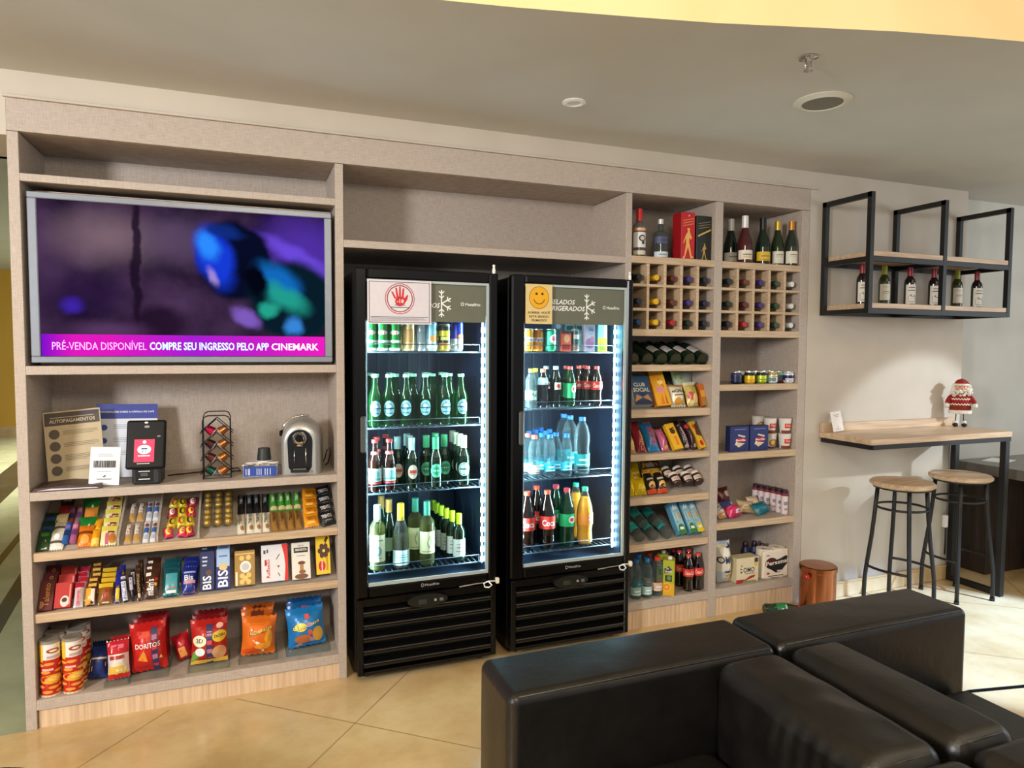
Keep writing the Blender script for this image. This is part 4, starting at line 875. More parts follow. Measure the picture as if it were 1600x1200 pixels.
# ------------------------------------------------------------------ second slanted shelf: bars and boxes
z3 = .456; G3 = 'chocolate on the lower slanted shelf'
def Wd(p0, p1): return wpx(p0, p1, .06, .47)*.94
def pile(p0, p1, h, t, col, gfx, n, desc, b=32, step=.032, kind='bag', tilt=0, cat='chocolate bar', name='chocolate_bar', seed=1):
    w_ = Wd(p0, p1); p = carton(w_, h, t, col, gfx) if kind == 'box' else bag(w_, h, t, col, gfx, seed)
    shingle([p]*n, name, depthlabels(desc, n), cat, G3, (p0+p1)/2, z3, S3, b, t, step, tilt=tilt)
pile(58, 82, .125, .016, '#5c1016', [('t', 'Talento', .0, .5, .75, .42, '#c08a4a', 90), ('r', -.4, .08, -.2, .3, '#a8705a')], 3, 'dark red chocolate slab at the shelf left end', 35, .045, 'box', cat='chocolate slab', name='chocolate_slab')
pile(83, 111, .10, .022, '#b8201c', [('e', .12, .25, .27, .22, '#e9cfc8'), ('e', .1, .3, .16, .09, '#3a2420'), ('r', .36, .1, .44, .9, '#d88a7a')], 3, 'red carton with a white round emblem', 30, .05, 'box', cat='chocolate box', name='chocolate_box')
pile(113, 129, .10, .013, '#d8d0d0', [('r', -.5, .78, .5, 1, '#b02038'), ('r', -.22, .06, .22, .7, '#d88a98'), ('t', 'CHOKITO', 0, .38, .5, .2, '#8a2038', 90)], 4, 'pink and white chocolate bar with red top')
pile(131, 150, .095, .014, '#5a2c14', [('r', -.5, .05, .0, .75, '#e0a030'), ('r', .0, .05, .34, .7, '#ece4d4'), ('r', -.3, .8, .4, .95, '#e8c060')], 5, 'brown bar with orange and white print', seed=2)
pile(151, 175, .085, .014, '#8a5a20', [('r', -.5, .78, .5, 1, '#e0b830'), ('t', 'Sorriso', .05, .42, .5, .5, '#c01828', 90), ('r', -.2, .04, .3, .1, '#e8d8c0')], 4, 'gold brown bar with red lettering', seed=3)
pile(177, 187, .095, .012, '#2c2f90', [('r', -.25, .05, .38, .62, '#ecc81c'), ('r', -.1, .62, .3, .72, '#8a6a30')], 4, 'blue bar with a yellow panel', seed=4)
pile(191, 201, .095, .013, '#241a28', [('r', -.42, .05, .42, .9, '#e0e2f0'), ('t', 'PRESTIGIO', 0, .48, .7, .5, '#3a4a9a', 90)], 2, 'tilted white and blue bar', tilt=-9, seed=5)
pile(203.5, 211.5, .11, .013, '#2a1c1a', [('r', -.4, .4, .35, .9, '#c0b8cc'), ('r', -.2, .45, .1, .85, '#3a3060')], 2, 'slim dark bar beside the tilted ones', tilt=-8, seed=6)
pile(213.5, 222.5, .13, .013, '#41291e', [('t', 'CHARGE', .0, .55, .6, .5, '#a58a60', 90), ('e', 0, .14, .25, .08, '#d8b890')], 3, 'tall brown bar with vertical lettering', tilt=-6, seed=7)
pile(223, 248, .125, .016, '#4a2a1c', [('t', "m&m's", -.08, .36, .52, .52, '#f0ece6', 90), ('e', .33, .62, .1, .06, '#d02a20'), ('e', .3, .45, .1, .06, '#e0a020'), ('r', -.4, .74, -.05, .86, '#e8e0d8')], 3, 'brown bag of candy coated chocolates', step=.038, seed=8)
pile(253, 281, .12, .015, '#175058', [('r', -.36, .05, .36, .8, '#3f9aa8'), ('p', [(-.3, .5), (.3, .5), (.1, .78), (-.3, .75)], '#b98f2c'), ('t', 'aerado', 0, .3, .6, .1, '#c86a58'), ('r', -.3, .1, .3, .2, '#e8f0f0')], 3, 'teal chocolate pack', seed=9)
pile(283, 308, .12, .015, '#1b2a80', [('t', 'Bis', -.05, .58, .6, .2, '#dfe6f8'), ('r', -.4, .36, .4, .48, '#c8889c'), ('p', [(-.35, .04), (.4, .04), (.35, .3), (0, .2)], '#7a4a34'), ('r', -.4, .74, .4, .8, '#a8b4e0')], 3, 'blue chocolate pack with white letters', seed=10)
pile(312, 336, .165, .03, '#14245a', [('t', 'BIS', -.02, .2, .34, .6, '#f2f2f8', 90), ('r', -.35, .62, -.05, .66, '#c8d0e8'), ('r', -.35, .72, .0, .76, '#c8d0e8'), ('r', -.35, .82, .0, .86, '#c8d0e8'), ('e', .1, .45, .22, .07, '#5a4030')], 2, 'dark blue box of chocolate wafers', 20, .06, 'box', cat='wafer box', name='wafer_box')
pile(337, 361, .168, .03, '#1c2c78', [('t', 'BIS', -.02, .26, .42, .7, '#f4f4fa', 90), ('r', -.45, .56, .45, 1, '#a8c4e8'), ('e', 0, .55, .3, .09, '#d8c088'), ('r', -.3, .8, .3, .84, '#5a78b8')], 2, 'light blue topped box of white wafers', 20, .06, 'box', cat='wafer box', name='wafer_box')
gballs = [('e', x, y, .12, .075, '#e2c271') for x, y in ((-.15, .78), (.18, .79), (-.13, .28), (.19, .29), (-.14, .11), (.18, .1), (.03, .2))]
def box3(p0, p1, h, d, col, gfx, label, cat='chocolate box', name='chocolate_box', side=None, top=None, b=20, grp='boxed chocolates on the lower slanted shelf'):
    p = carton(Wd(p0, p1), h, d, col, gfx, side, top); y = .034+d*math.cos(math.radians(b))
    lean(p, name, label, cat, grp, xat((p0+p1)/2, .034, .47), y, ramp(z3, S3, y)+.001, b, th=S3)
box3(366, 400, .150, .035, '#a8813a', [('e', .03, .53, .28, .17, '#e4e4e0'), ('e', .03, .53, .18, .1, '#c4c4c0'), ('r', -.45, .02, -.36, .4, '#f0e6d0'), ('r', -.48, .88, .48, .92, '#d8b870')]+gballs, 'gold chocolate box with a white oval emblem', side='#8a6a2c', top='#3a3020')
box3(408, 452, .160, .04, '#dfe0e6', [('p', [(.36, .0), (.5, .0), (.5, .99), (.26, .99), (.36, .7), (.4, .4)], '#d8201c'), ('t', 'Raffaello', -.25, .36, .5, .14, '#c83a3a', 90), ('r', -.38, .44, -.30, .60, '#b02a2a'), ('r', -.42, .76, -.34, .86, '#3a4058'), ('r', -.30, .78, -.24, .88, '#3a4058'), ('p', [(.08, .42), (.2, .42), (.14, .36)], '#9a2a2a'), ('p', [(.05, .6), (.18, .74), (.2, .72), (.07, .58)], '#5a5a60'), ('p', [(.12, .24), (.2, .14), (.18, .12), (.1, .22)], '#5a5a60')], 'white and red coconut sweet box', top='#b9b4cc')
box3(456, 487, .162, .035, '#e4e2da', [('r', -.38, .72, .38, .86, '#231c1a'), ('t', 'AMANDITA', 0, .80, .64, .07, '#e8e4d8'), ('t', 'LACTA', 0, .91, .3, .04, '#4a4038'), ('r', -.22, .62, .22, .65, '#a8b4b0'), ('e', .02, .44, .2, .05, '#6a3c24'), ('r', -.08, .2, .12, .4, '#b5824e'), ('e', 0, .08, .36, .07, '#7a4a2a'), ('e', .05, .2, .18, .05, '#8a5a34')], 'white wafer box with a black name band', side='#c9c4b8', top='#8a97ac')
box3(494, 518, .175, .05, '#e8c41c', [('p', [(.1, .85), (.28, .98), (.4, .92), (.2, .78)], '#4a2414')]+[('e', .06+.27*math.cos(a_), .6+.13*math.sin(a_), .15, .07, '#4a2414') for a_ in [2*pi*k/6 for k in range(6)]]+[('e', .06, .6, .2, .1, '#4a2414'), ('e', .06, .6, .1, .04, '#e8c85a'), ('e', -.1, .22, .24, .13, '#c81c24'), ('t', 'Bauducco', -.1, .22, .3, .14, '#f6e8e0', 90), ('r', .2, .1, .32, .45, '#b8901c')], 'yellow biscuit box with a chocolate flower picture', cat='biscuit box', name='biscuit_box', side='#5a2c24')

# ------------------------------------------------------------------ bottom shelf: crisp tubes and bags
z4 = .1165; G4 = 'crisps on the bottom shelf'
def tube_(): 
    P = Proto(); r = .0345
    b_ = MB(); b_.lathe([(1e-4, .0, mat('#b08a50')), (r, 0, mat('#d8c8a8')), (r, .008, mat('#c0261c', .3)), (r, .150, mat('#e8e2de', .3)), (r, .215)], mat('#c0261c', .3), 24)
    gf = [('r', -.85, .66, -.42, .99, '#efc21c'), ('e', .12, .86, .35, .045, '#a8482a'), ('e', .12, .86, .2, .02, '#f0e8d8'), ('r', -.2, .72, .5, .77, '#c0a8a0'), ('e', .1, .33, .75, .085, '#e6a52c'), ('e', .2, .34, .4, .05, '#f0c860')]
    for x, y in ((-.6, .6), (-.1, .62), (.6, .58), (-.3, .47), (.4, .48), (-.6, .2), (.1, .18), (.6, .2), (-.2, .1), (.45, .1)): gf.append(('e', x, y, .26, .028, '#e89a3c'))
    gf += [('r', -.45, .50, .1, .54, '#f0b8b0')]+[('e', -.9+q*.2, .018, .06, .012, '#f2d8b0') for q in range(10)]
    decals(b_, gf, 2*r, .215, cylmap(r)); P.add('tube_body', b_)
    P.add('lid', MB().lathe([(r+.001, .212), (r+.001, .222), (r*.9, .224), (1e-4, .222)], mat('#9a958c', .35, .3), 24)); return P
tp = tube_()
for k, y in enumerate((.045, .125, .205)):
    for q, px in enumerate((-.7455, -.6690)):
        put(tp, 'crisp_tube', 'red crisp tube with white top, '+('left' if q == 0 else 'right')+' column, '+('front' if k == 0 else 'middle' if k == 1 else 'rear'), 'crisp tube', G4, (px, y, z4+.0006), (0, 0, .3))
def tray(x, y, w, d):
    m_ = MB(); g_ = pane_mat(); m_.box(x-w/2, x+w/2, y, y+d, z4, z4+.003, g_); m_.box(x-w/2, x+w/2, y, y+.003, z4+.003, z4+.028, g_); m_.box(x-w/2, x-w/2+.003, y+.003, y+d, z4+.003, z4+.02, g_); m_.box(x+w/2-.003, x+w/2, y+.003, y+d, z4+.003, z4+.02, g_); return m_
def bags4(p0, p1, py0, h, t, protos, labels, y0, step, b=10, tray_lab=None, tilt=0):
    x = xat((p0+p1)/2, y0, z4); w_ = wpx(p0, p1, y0, z4)
    if tray_lab: tag(tray(x, y0-.014, w_*1.16, .2).build('acrylic_tray'), tray_lab, 'tray', 'clear trays on the bottom shelf')
    for k, p in enumerate(protos):
        y = y0+t+.004+k*step; lean(p, 'crisp_bag', labels[k], 'crisp bag', G4, x, y, z4+.005, b, tilt*(1 if k == 0 else .4)+(0 if k == 0 else 1.2*(-1)**k))
def W4(p0, p1): return wpx(p0, p1, .07, .15)
p = bag(W4(131, 162), .125, .04, '#223a7c', [('p', [(-.48, .2), (.5, .42), (.5, .66), (-.48, .58)], '#dfe4ec'), ('p', [(-.3, .22), (.42, .36), (.42, .48), (-.3, .36)], '#e0b840'), ('r', -.4, .58, .45, .64, '#d8d0c0')], 2)
bags4(134, 164, 0, .125, .04, [p, bag(W4(131, 161), .125, .035, '#16264c', [], 3)], ['blue and white crisp bag leaning beside the tubes', 'dark blue crisp bag behind the blue and white one'], .06, .06, 24, None, 3)
p = bag(W4(165, 200), .15, .04, '#e6e2dc', [('r', -.5, .66, .5, 1, '#c4242c'), ('r', -.36, .52, .34, .62, '#a83028'), ('r', -.45, .12, .45, .34, '#e8c04a'), ('r', -.5, 0, .5, .14, '#c82a2c'), ('r', -.08, .2, .08, .45, '#f0e0b0'), ('r', -.3, .8, .3, .9, '#e07a98')], 4)
bags4(166, 201, 0, .15, .04, [p, bag(W4(170, 202), .15, .035, '#a82028', [], 5)], ['red and white crisp bag right of the blue bag', 'plain red crisp bag behind the red and white one'], .028, .055, 16, 'clear tray under the red and white crisp bag', -3)
st_ = lambda x: [('r', x-.09, 0, x+.09, .9, '#3a3560')]+[('r', x-.07, .06+.2*k, x+.07, .16+.2*k, '#b87a9a' if k % 2 else '#d8484c') for k in range(4)]
p = bag(W4(204, 262), .20, .05, '#c4201c', [('p', [(-.3, .28), (-.02, .22), (-.1, .48)], '#e0902c'), ('t', 'DORITOS', .0, .56, .72, .10, '#f2ece4'), ('r', -.16, .72, .08, .84, '#d8482c'), ('p', [(.3, .25), (.4, .25), (.36, .33)], '#f0c860')]+st_(.2), 6); q = bag(W4(206, 262), .20, .045, '#8e1418', [('p', [(.3, .25), (.4, .25), (.36, .33)], '#f0c860'), ('r', -.2, .7, .1, .8, '#b03030')], 7)
bags4(205, 260, 0, .2, .05, [p, q, q], ['bright red tortilla chip bag with a barcode strip, foremost', 'deep red tortilla chip bag just behind the bright one', 'deep red tortilla chip bag rearmost of its three'], .05, .06, 9, 'clear tray under the red tortilla chip bags', -3)
p = bag(W4(298, 357), .185, .05, '#b8241e', [('e', -.26, .55, .2, .13, '#f0e8c8'), ('e', .3, .62, .2, .13, '#e8c83c'), ('t', '3D', -.26, .56, .2, .1, '#3a3020'), ('t', 'DORI', .3, .63, .28, .07, '#3a3020'), ('p', [(-.5, .04), (-.05, .04), (-.08, .36), (-.45, .3)], '#6a9a3c'), ('e', .28, .25, .2, .16, '#d8a070'), ('r', -.5, 0, .5, .1, '#e0b040'), ('e', -.25, .3, .14, .1, '#e8f0f4'), ('e', .3, .85, .1, .06, '#f0b8a8')]+st_(.02), 8); q = bag(W4(298, 352), .185, .045, '#7c1219', [('r', -.1, .8, .15, .95, '#3a2040')], 9)
bags4(298, 355, 0, .185, .05, [p, q, q], ['red and yellow snack bag with a strip, foremost', 'maroon snack bag behind the red and yellow one', 'maroon snack bag rearmost of its three'], .048, .055, 9, 'clear tray under the red and yellow snack bags')
lean(bag(W4(288, 318), .11, .03, '#b51f2c', [('r', -.3, .1, .1, .5, '#e89a50')], 10), 'crisp_bag', 'small red snack bag peeking out left of the snack pile', 'crisp bag', G4, xat(300, .14, z4)-.02, .17, z4+.002, 14, -18)
p = bag(W4(375, 430), .165, .045, '#e0701c', [('t', 'Cheetos', .05, .66, .72, .13, '#241a14', 14), ('t', 'Cheetos', .05, .665, .68, .11, '#f0d060', 14), ('e', .12, .25, .24, .1, '#e8952c'), ('e', -.2, .12, .3, .08, '#d84a18'), ('p', [(-.2, .45), (-.05, .3), (.0, .08), (.18, .1), (.05, .35)], '#ece4d8'), ('e', .3, .45, .12, .22, '#f0a428')], 11); q = bag(W4(378, 430), .185, .045, '#c8621c', [('t', 'Cheetos', .0, .62, .6, .1, '#30241a'), ('r', -.2, .85, .2, .97, '#6a3020')], 12)
bags4(377, 430, 0, .165, .045, [p, q, q], ['orange cheese puff bag, foremost of its pile', 'orange cheese puff bag second in its pile', 'dull orange cheese puff bag rearmost of its pile'], .055, .055, 9, 'clear tray under the orange bags', 3)
p = bag(W4(452, 512), .175, .05, '#1c7ac0', [('e', -.15, .55, .17, .11, '#f0d84a'), ('t', 'Cheetos', .0, .57, .8, .12, '#241c14', 10), ('t', 'Cheetos', .0, .575, .76, .1, '#f0e8a0', 10), ('e', -.1, .24, .24, .12, '#b8683c'), ('e', .3, .3, .15, .2, '#d8a23c'), ('p', [(-.4, .03), (-.05, .03), (-.1, .2)], '#c8a89a')]+[('p', [(-.05, .95), (.1, .95), (.22, .02), (.06, .02)], '#6a3a5a')]+[('p', [(-.03+.03*k, .85-.2*k), (.09+.03*k, .85-.2*k), (.11+.03*k, .73-.2*k), (-.01+.03*k, .73-.2*k)], '#d8584c' if k % 2 == 0 else '#a890b8') for k in range(4)], 13); q = bag(W4(452, 508), .185, .045, '#165a98', [('r', -.1, .85, .15, .95, '#c84a40')], 14)
bags4(452, 512, 0, .175, .05, [p, q, q], ['blue cheese puff bag with a strip, foremost', 'blue cheese puff bag second in its pile', 'blue cheese puff bag rearmost of its pile'], .06, .055, 9, 'clear tray under the blue bags', -4)

# ------------------------------------------------------------------ inside the left fridge
F1 = 'drinks in the left fridge'; F2 = 'drinks in the right fridge'
gcan = can(.0285, .135, [(0, '#d5dbd6'), (.1, '#1f8a3c'), (.92, '#d5dbd6')], [('e', 0, .62, .42, .07, '#d9e6dc'), ('p', [(.55*math.cos(pi/2+2*pi*k/10)*(.45 if k % 2 else 1)*.6, .62+.13*math.sin(pi/2+2*pi*k/10)*(.45 if k % 2 else 1)) for k in range(10)], '#d2202a'), ('r', -.6, .28, .6, .36, '#e8efe8')])
goldc = can(.0285, .135, [(0, '#c9b48c'), (.06, '#cda873'), (.9, '#d8cdb4')], [('r', -.3, .3, .3, .75, '#a8783c'), ('r', -.12, .35, .12, .7, '#e8d8b8')])
silc = can(.022, .13, [(0, '#b8c4cc'), (.9, '#d0d8dc')], [('r', -.5, .3, .5, .7, '#8fa4b0')])
palec = can(.0285, .14, [(0, '#bcd8e4'), (.4, '#8cc4dc'), (.9, '#bcd8e4')], [('e', .2, .42, .4, .12, '#e0964a'), ('p', [(-.4, .85), (-.3, .9), (.3, .55), (.2, .5)], '#2a6a80'), ('r', -.7, .1, .7, .22, '#e8f2f4')])
yelc = can(.0285, .128, [(0, '#c8b04a'), (.3, '#2a3a2c'), (.55, '#d8c83c'), (.75, '#2a302a'), (.95, '#c0c0a0')], [('r', -.4, .4, .4, .52, '#e8e070'), ('r', -.5, .2, .5, .3, '#c87a2c')])
bluec = can(.0265, .140, [(0, '#c8ccd4'), (.3, '#c8ccd4'), (.42, '#2438b8'), (.95, '#2438b8')], [('e', .2, .5, .4, .08, '#c83048'), ('e', .1, .5, .12, .06, '#e8c83c')])
zz = 1.4885
rows = [(579, gcan, 'green beer can with red star'), (597.5, gcan, 'green beer can with red star'), (616.5, gcan, 'green beer can with red star'), (639, goldc, 'gold can'), (658, silc, 'slim silver can'), (674, palec, 'pale blue can with an orange slice'), (694.5, yelc, 'yellow and black can'), (715, bluec, 'blue and silver energy drink can')]
seen = {}
for px, p, nm in rows:
    seen[nm] = seen.get(nm, 0)+1; c_ = nm+(', '+ORD[seen[nm]-1]+' from the left' if 'star' in nm else '')
    x = xat(px, .055, zz)
    for k in range(3):
        rowl = (nm+', '+ORD[seen[nm]-1]+' from left' if 'star' in nm else nm)+[', front row, left fridge top', ', middle row, left fridge top', ', rear row, left fridge top'][k]
        put(p, 'drink_can', rowl, 'can', F1, (x, .055+k*.075, zz+.001), (0, 0, random.uniform(-.25, .1) if k else -.12))
LONG = [(.029, 0), (.0305, .006), (.0305, .125), (.0285, .142), (.019, .168), (.0145, .188), (.0132, .225), (.0145, .227), (.0145, .236)]
G_GREEN = glassy('#1c7a34', .34); G_DARK = glassy('#0d2a1c', .78); G_BROWN = glassy('#2a120c', .85)
lab = [(.046, .118, '#8ccbe0', [('o', 0, .60, .30, .22, .14, '#2c6a84'), ('r', -.42, .47, .42, .54, '#123c46'), ('r', -.26, .16, .26, .24, '#3a7a90'), ('e', 0, .64, .14, .10, '#e0f2f6')], .4, .0265)]
bg1 = bottle(LONG, G_GREEN, (.0155, .224, .238), plastic('#9fd6bc'), lab); bg0 = bottle(LONG, G_GREEN, (.0155, .224, .238), plastic('#8fc8ae'))
zz = 1.1425
for k, px in enumerate((586.5, 608, 635, 664.5, 694.5, 720)):
    x = xat(px, .05, zz); n_ = ORD[k]+' from the left'
    put(bg1, 'beer_bottle', 'green beer bottle with pale blue label, '+n_+', left fridge second shelf', 'bottle', F1, (x, .05, zz), (0, 0, random.uniform(-.3, .1)))
for r_, y in ((0, .125), (1, .20), (2, .275)):
    for k, px in enumerate((590, 621.5, 650, 680, 707)):
        put(bg0, 'beer_bottle', 'unlabelled green beer bottle, '+ORD[k]+' from left in row '+['two', 'three', 'four'][r_]+', left fridge second shelf', 'bottle', F1, (xat(px, .05, zz)+.006, y, zz), (0, 0, 0))
zz = .8425
br = bottle(LONG, G_BROWN, (.0155, .222, .238), plastic('#c83c3c'), [(.045, .105, '#cfe6ee', [('e', 0, .55, .34, .3, '#7fc0d0'), ('r', -.4, .1, .4, .28, '#54a8a0')], .42), (.034, .042, '#c83a44', None, .42), (.168, .182, '#e86a6a', None, .5)])
STUB = LONG
def foilb(fc, lc, gx, rr=.0285): return bottle(LONG, G_DARK, (.0165, .176, .238), mat(fc, .4), [(.046, .112, lc, gx, .5, rr)], capname='foil_neck')
bw = foilb('#a9d2d6', '#d8d4c8', [('r', -.25, .38, .3, .62, '#c04a3a'), ('r', -.2, .3, .2, .34, '#8a8478')], .024)
bgf = foilb('#3fb07a', '#54bf94', [('e', 0, .5, .33, .3, '#2a8a64'), ('r', -.25, .45, .25, .55, '#c8ecd8')]); bpf = foilb('#cfe4c8', '#bfe4dc', [('o', 0, .5, .4, .42, .1, '#3a7a72'), ('r', -.36, .46, .36, .56, '#2f5f60')])
def shelfline(items, grp, z, nm='beer_bottle', cat='bottle'):
    for px, y, p, lb in items: put(p, nm, lb, cat, grp, (fit(p, xat(px, y, z), y), y, z+.0008), (0, 0, random.uniform(-.25, .05)))
S3_ = ', left fridge third shelf'
shelfline([(586, .052, br, 'red capped beer with white label, leftmost front'+S3_), (608.5, .052, br, 'red capped beer with white label, second in front'+S3_), (589, .13, br, 'red capped beer behind the leftmost one'+S3_), (603, .21, br, 'red capped beer at the rear left'+S3_),
  (621, .115, bw, 'silver foil neck beer left of the pair'+S3_), (643.5, .06, bw, 'silver foil neck beer with cream label in front'+S3_), (640, .135, bw, 'silver foil neck beer second in its file'+S3_), (636, .21, bw, 'silver foil neck beer rearmost of its file'+S3_),
  (666, .118, bgf, 'green foil neck beer with oval label, left of three'+S3_), (680.5, .052, bgf, 'green foil neck beer with oval label, front centre'+S3_), (694, .12, bgf, 'green foil neck beer with oval label, right of three'+S3_), (680, .19, bgf, 'green foil neck beer at the rear'+S3_),
  (724, .05, bpf, 'pale foil neck beer with round label, foremost'+S3_), (718, .12, bpf, 'pale foil neck beer second in its file'+S3_), (712, .19, bpf, 'pale foil neck beer third in its file'+S3_), (707, .26, bpf, 'pale foil neck beer rearmost of its file'+S3_)], F1, zz)
BORD = [(.034, 0), (.0365, .006), (.0365, .185), (.034, .205), (.019, .228), (.0145, .24), (.0138, .286), (.0152, .288), (.0152, .298)]
BURG = [(.037, 0), (.0395, .006), (.0395, .13), (.036, .16), (.024, .205), (.0155, .24), (.014, .286), (.0152, .288), (.0152, .298)]
HALF = [(.0275, 0), (.030, .005), (.030, .135), (.027, .152), (.016, .170), (.0128, .18), (.0125, .215), (.0135, .217), (.0135, .224)]
GW = glassy('#cdd49a', .12); GC = glassy('#d9e2d8', .10)
w1 = bottle(BORD, GW, (.0165, .225, .30), mat('#bfe4ec', .4), [(.04, .165, '#dce6c8', [('o', 0, .4, .3, .2, .5, '#7a9aa0'), ('e', 0, .42, .2, .12, '#9ab0ae'), ('r', -.4, .78, .4, .82, '#6a7a70'), ('r', -.3, .12, .3, .16, '#9aa090')], .42)], liquid=(glassy('#dcdc9a', .2), .2), capname='capsule')
w2 = bottle(BURG, G_DARK, (.0165, .225, .30), mat('#a8843c', .4), [(.055, .12, '#8fa6a0', [], .4)], capname='capsule')
w3 = bottle(BURG, GC, (.0165, .22, .30), mat('#f0d02c', .4), [(.014, .085, '#c4e4ee', [('r', -.36, .5, .36, .56, '#5aa0b8'), ('r', -.36, .66, .36, .70, '#5aa0b8'), ('r', -.3, .34, .3, .4, '#8ac0d0')], .42)], liquid=(glassy('#dcdcae', .16), .15), capname='capsule')
w4 = bottle(BORD, GW, (.0165, .232, .30), mat('#3aa088', .4), [(.055, .16, '#d8e0b8', [('p', [(.0, .2), (.1, .3), (-.05, .5), (.15, .75), (.05, .85), (-.12, .5)], '#a8a890'), ('p', [(.2, .35), (.28, .6), (.22, .8), (.15, .55)], '#b0b098'), ('r', -.42, .08, .42, .12, '#98a088')], .44)], liquid=(glassy('#d8d890', .2), .195), capname='capsule')
w5 = bottle(HALF, G_DARK, (.0145, .166, .226), mat('#b4dc1c', .4), [(.02, .105, '#d4e4e4', [('r', -.3, .5, .3, .56, '#b48a7a'), ('r', -.36, .3, .36, .34, '#8aa0a0'), ('r', -.3, .7, .3, .74, '#8aa0a0')], .44)], capname='capsule')
S4_ = ', left fridge bottom shelf'
shelfline([(590, .052, w1, 'white wine bottle with pale blue capsule, front left'+S4_), (608, .16, w2, 'dark wine bottle with a gold capsule behind the front pair'+S4_), (596, .25, w2, 'dark wine bottle with gold capsule, farthest back'+S4_), (626.5, .05, w3, 'clear wine bottle with bright yellow capsule'+S4_), (649, .14, w4, 'teal capped white wine standing behind its twin'+S4_), (667, .052, w4, 'teal capped white wine in front'+S4_)]+
  [(px, y, w5, 'small dark wine with lime capsule, '+ORD[k]+' of six from front'+S4_) for k, (px, y) in enumerate(((717, .055), (706.5, .12), (697.5, .185), (690, .25), (683, .315), (677, .38)))], F1, .4735, 'wine_bottle')

# ------------------------------------------------------------------ inside the right fridge
zz = 1.4885; R1 = ', right fridge top shelf'
oc = can(.0275, .112, [(0, '#e08a2c'), (.95, '#e8b060')], [('r', -.8, .42, .8, .62, '#e8e4d8'), ('t', 'Fanta', 0, .52, .9, .16, '#2a4a9a'), ('e', .5, .75, .2, .08, '#58a03c')]); gc = can(.0275, .112, [(0, '#1f9a6a'), (.95, '#58c0a0')], [('e', .2, .55, .5, .22, '#e8ece4'), ('e', .2, .58, .3, .12, '#b83a44'), ('r', -.1, .38, .5, .42, '#b83a44')])
grc = can(.022, .115, [(0, '#8fa4a4'), (.3, '#4a5c60'), (.9, '#b0bcbc')], [('r', -.4, .55, .4, .75, '#c8d8d8'), ('r', -.4, .1, .4, .2, '#b86a5a')])
rp_ = carton(.052, .105, .04, '#d8644c', [('e', .05, .62, .3, .2, '#e8b080'), ('r', -.4, .1, .4, .35, '#a83038'), ('r', -.5, .85, .5, 1, '#50384a')]); jp = carton(.058, .150, .042, '#c8c4dc', [('e', .05, .72, .34, .16, '#a8b8d4'), ('e', .0, .28, .4, .18, '#a878b0'), ('e', .22, .42, .18, .1, '#c090b8'), ('r', -.45, .93, .45, 1, '#a9c0d0'), ('t', 'Uva', .1, .75, .4, .12, '#5a4a8a')]); gp = carton(.05, .150, .04, '#7fd0d8', [('r', -.5, 0, .5, .48, '#b4d828'), ('p', [(-.3, .05), (-.2, .4), (-.1, .1), (.0, .36), (.1, .08), (.25, .42), (.3, .05)], '#6aa81c'), ('r', .1, .5, .4, .95, '#98dcc0')])
for k in range(2):
    rw = [' in front', ' behind'][k]
    shelfline([(825, .05+k*.07, oc, 'orange soda can nearest the door edge'+rw+R1), (840.5, .065+k*.07, oc, 'orange soda can beside the green one'+rw+R1), (860, .05+k*.07, gc, 'green guarana can'+rw+R1), (898.5, .055+k*.07, grc, 'slim grey can'+rw+R1)], F2, zz, 'drink_can', 'can')
    for px, p, nm in ((881, rp_, 'red and orange juice pack'), (917, jp, 'purple grape juice carton'), (937, gp, 'lime and turquoise juice carton')): flat(p, 'juice_carton', nm+rw+R1, 'juice carton', F2, px, .07+k*.08, zz, -8)
tall = carton(.05, .16, .04, '#a9d4d0', [('r', -.4, .72, .4, .86, '#2a6a70'), ('r', -.4, .5, .4, .6, '#e8f0ee')]); tall2 = carton(.05, .165, .04, '#5a7a90', [('e', 0, .8, .3, .08, '#c0d0dc')])
for px, p, nm in ((868, tall2, 'blue grey carton at the back left of three'), (886, tall, 'pale teal carton at the back centre'), (902, tall, 'pale teal carton at the back right')): flat(p, 'juice_carton', nm+R1, 'juice carton', F2, px, .26, zz, -5)
PET = [(.026, 0), (.0295, .008), (.0295, .085), (.0275, .10), (.0295, .115), (.028, .14), (.016, .168), (.0115, .178), (.0115, .188)]
COKE = [(.024, 0), (.030, .012), (.027, .06), (.030, .09), (.030, .125), (.026, .15), (.0145, .185), (.0115, .195), (.0115, .20)]
G_COLA = glassy('#1c0c08', .88); G_CLR = glassy('#dfeef2', .14); G_PETG = glassy('#2f8a50', .3)
yc = bottle(PET, G_CLR, (.0145, .176, .195), plastic('#d8e03a'), [(.04, .085, '#a9c8c0', [('p', [(-.45, .3), (-.3, .8), (-.1, .4), (.05, .85), (.2, .4), (.4, .8), (.45, .3)], '#2a4a44')], .5)], liquid=(glassy('#c8d4cc', .2), .14))
dkb = bottle(PET, glassy('#23202c', .8), (.0145, .176, .195), plastic('#e8907c'), [(.115, .15, '#8fb0c4', [('e', -.1, .5, .2, .3, '#d8e4ec'), ('e', .2, .4, .15, .25, '#d8e4ec')], .5)])
cgb = bottle(COKE, glassy('#2a4a44', .4), (.014, .19, .206), plastic('#bfe0e8'), [(.09, .125, '#e4e0d4', [('e', 0, .5, .16, .3, '#c0392c')], .2)])
gab = bottle(COKE, G_PETG, (.014, .19, .206), plastic('#d8564c'), [(.045, .12, '#1fa060', [('e', .25, .62, .3, .28, '#e8e0d8'), ('e', .25, .62, .16, .16, '#b83038')], .5)], liquid=(glassy('#1c3a20', .8), .14))
ckb = bottle(COKE, G_COLA, (.014, .19, .206), plastic('#e0564a'), [(.085, .128, '#d8342c', [('t', 'Coca-Cola', .0, .5, .95, .5, '#f2e4e0')], .5)])
zz = 1.2065; R2 = ', right fridge second shelf'
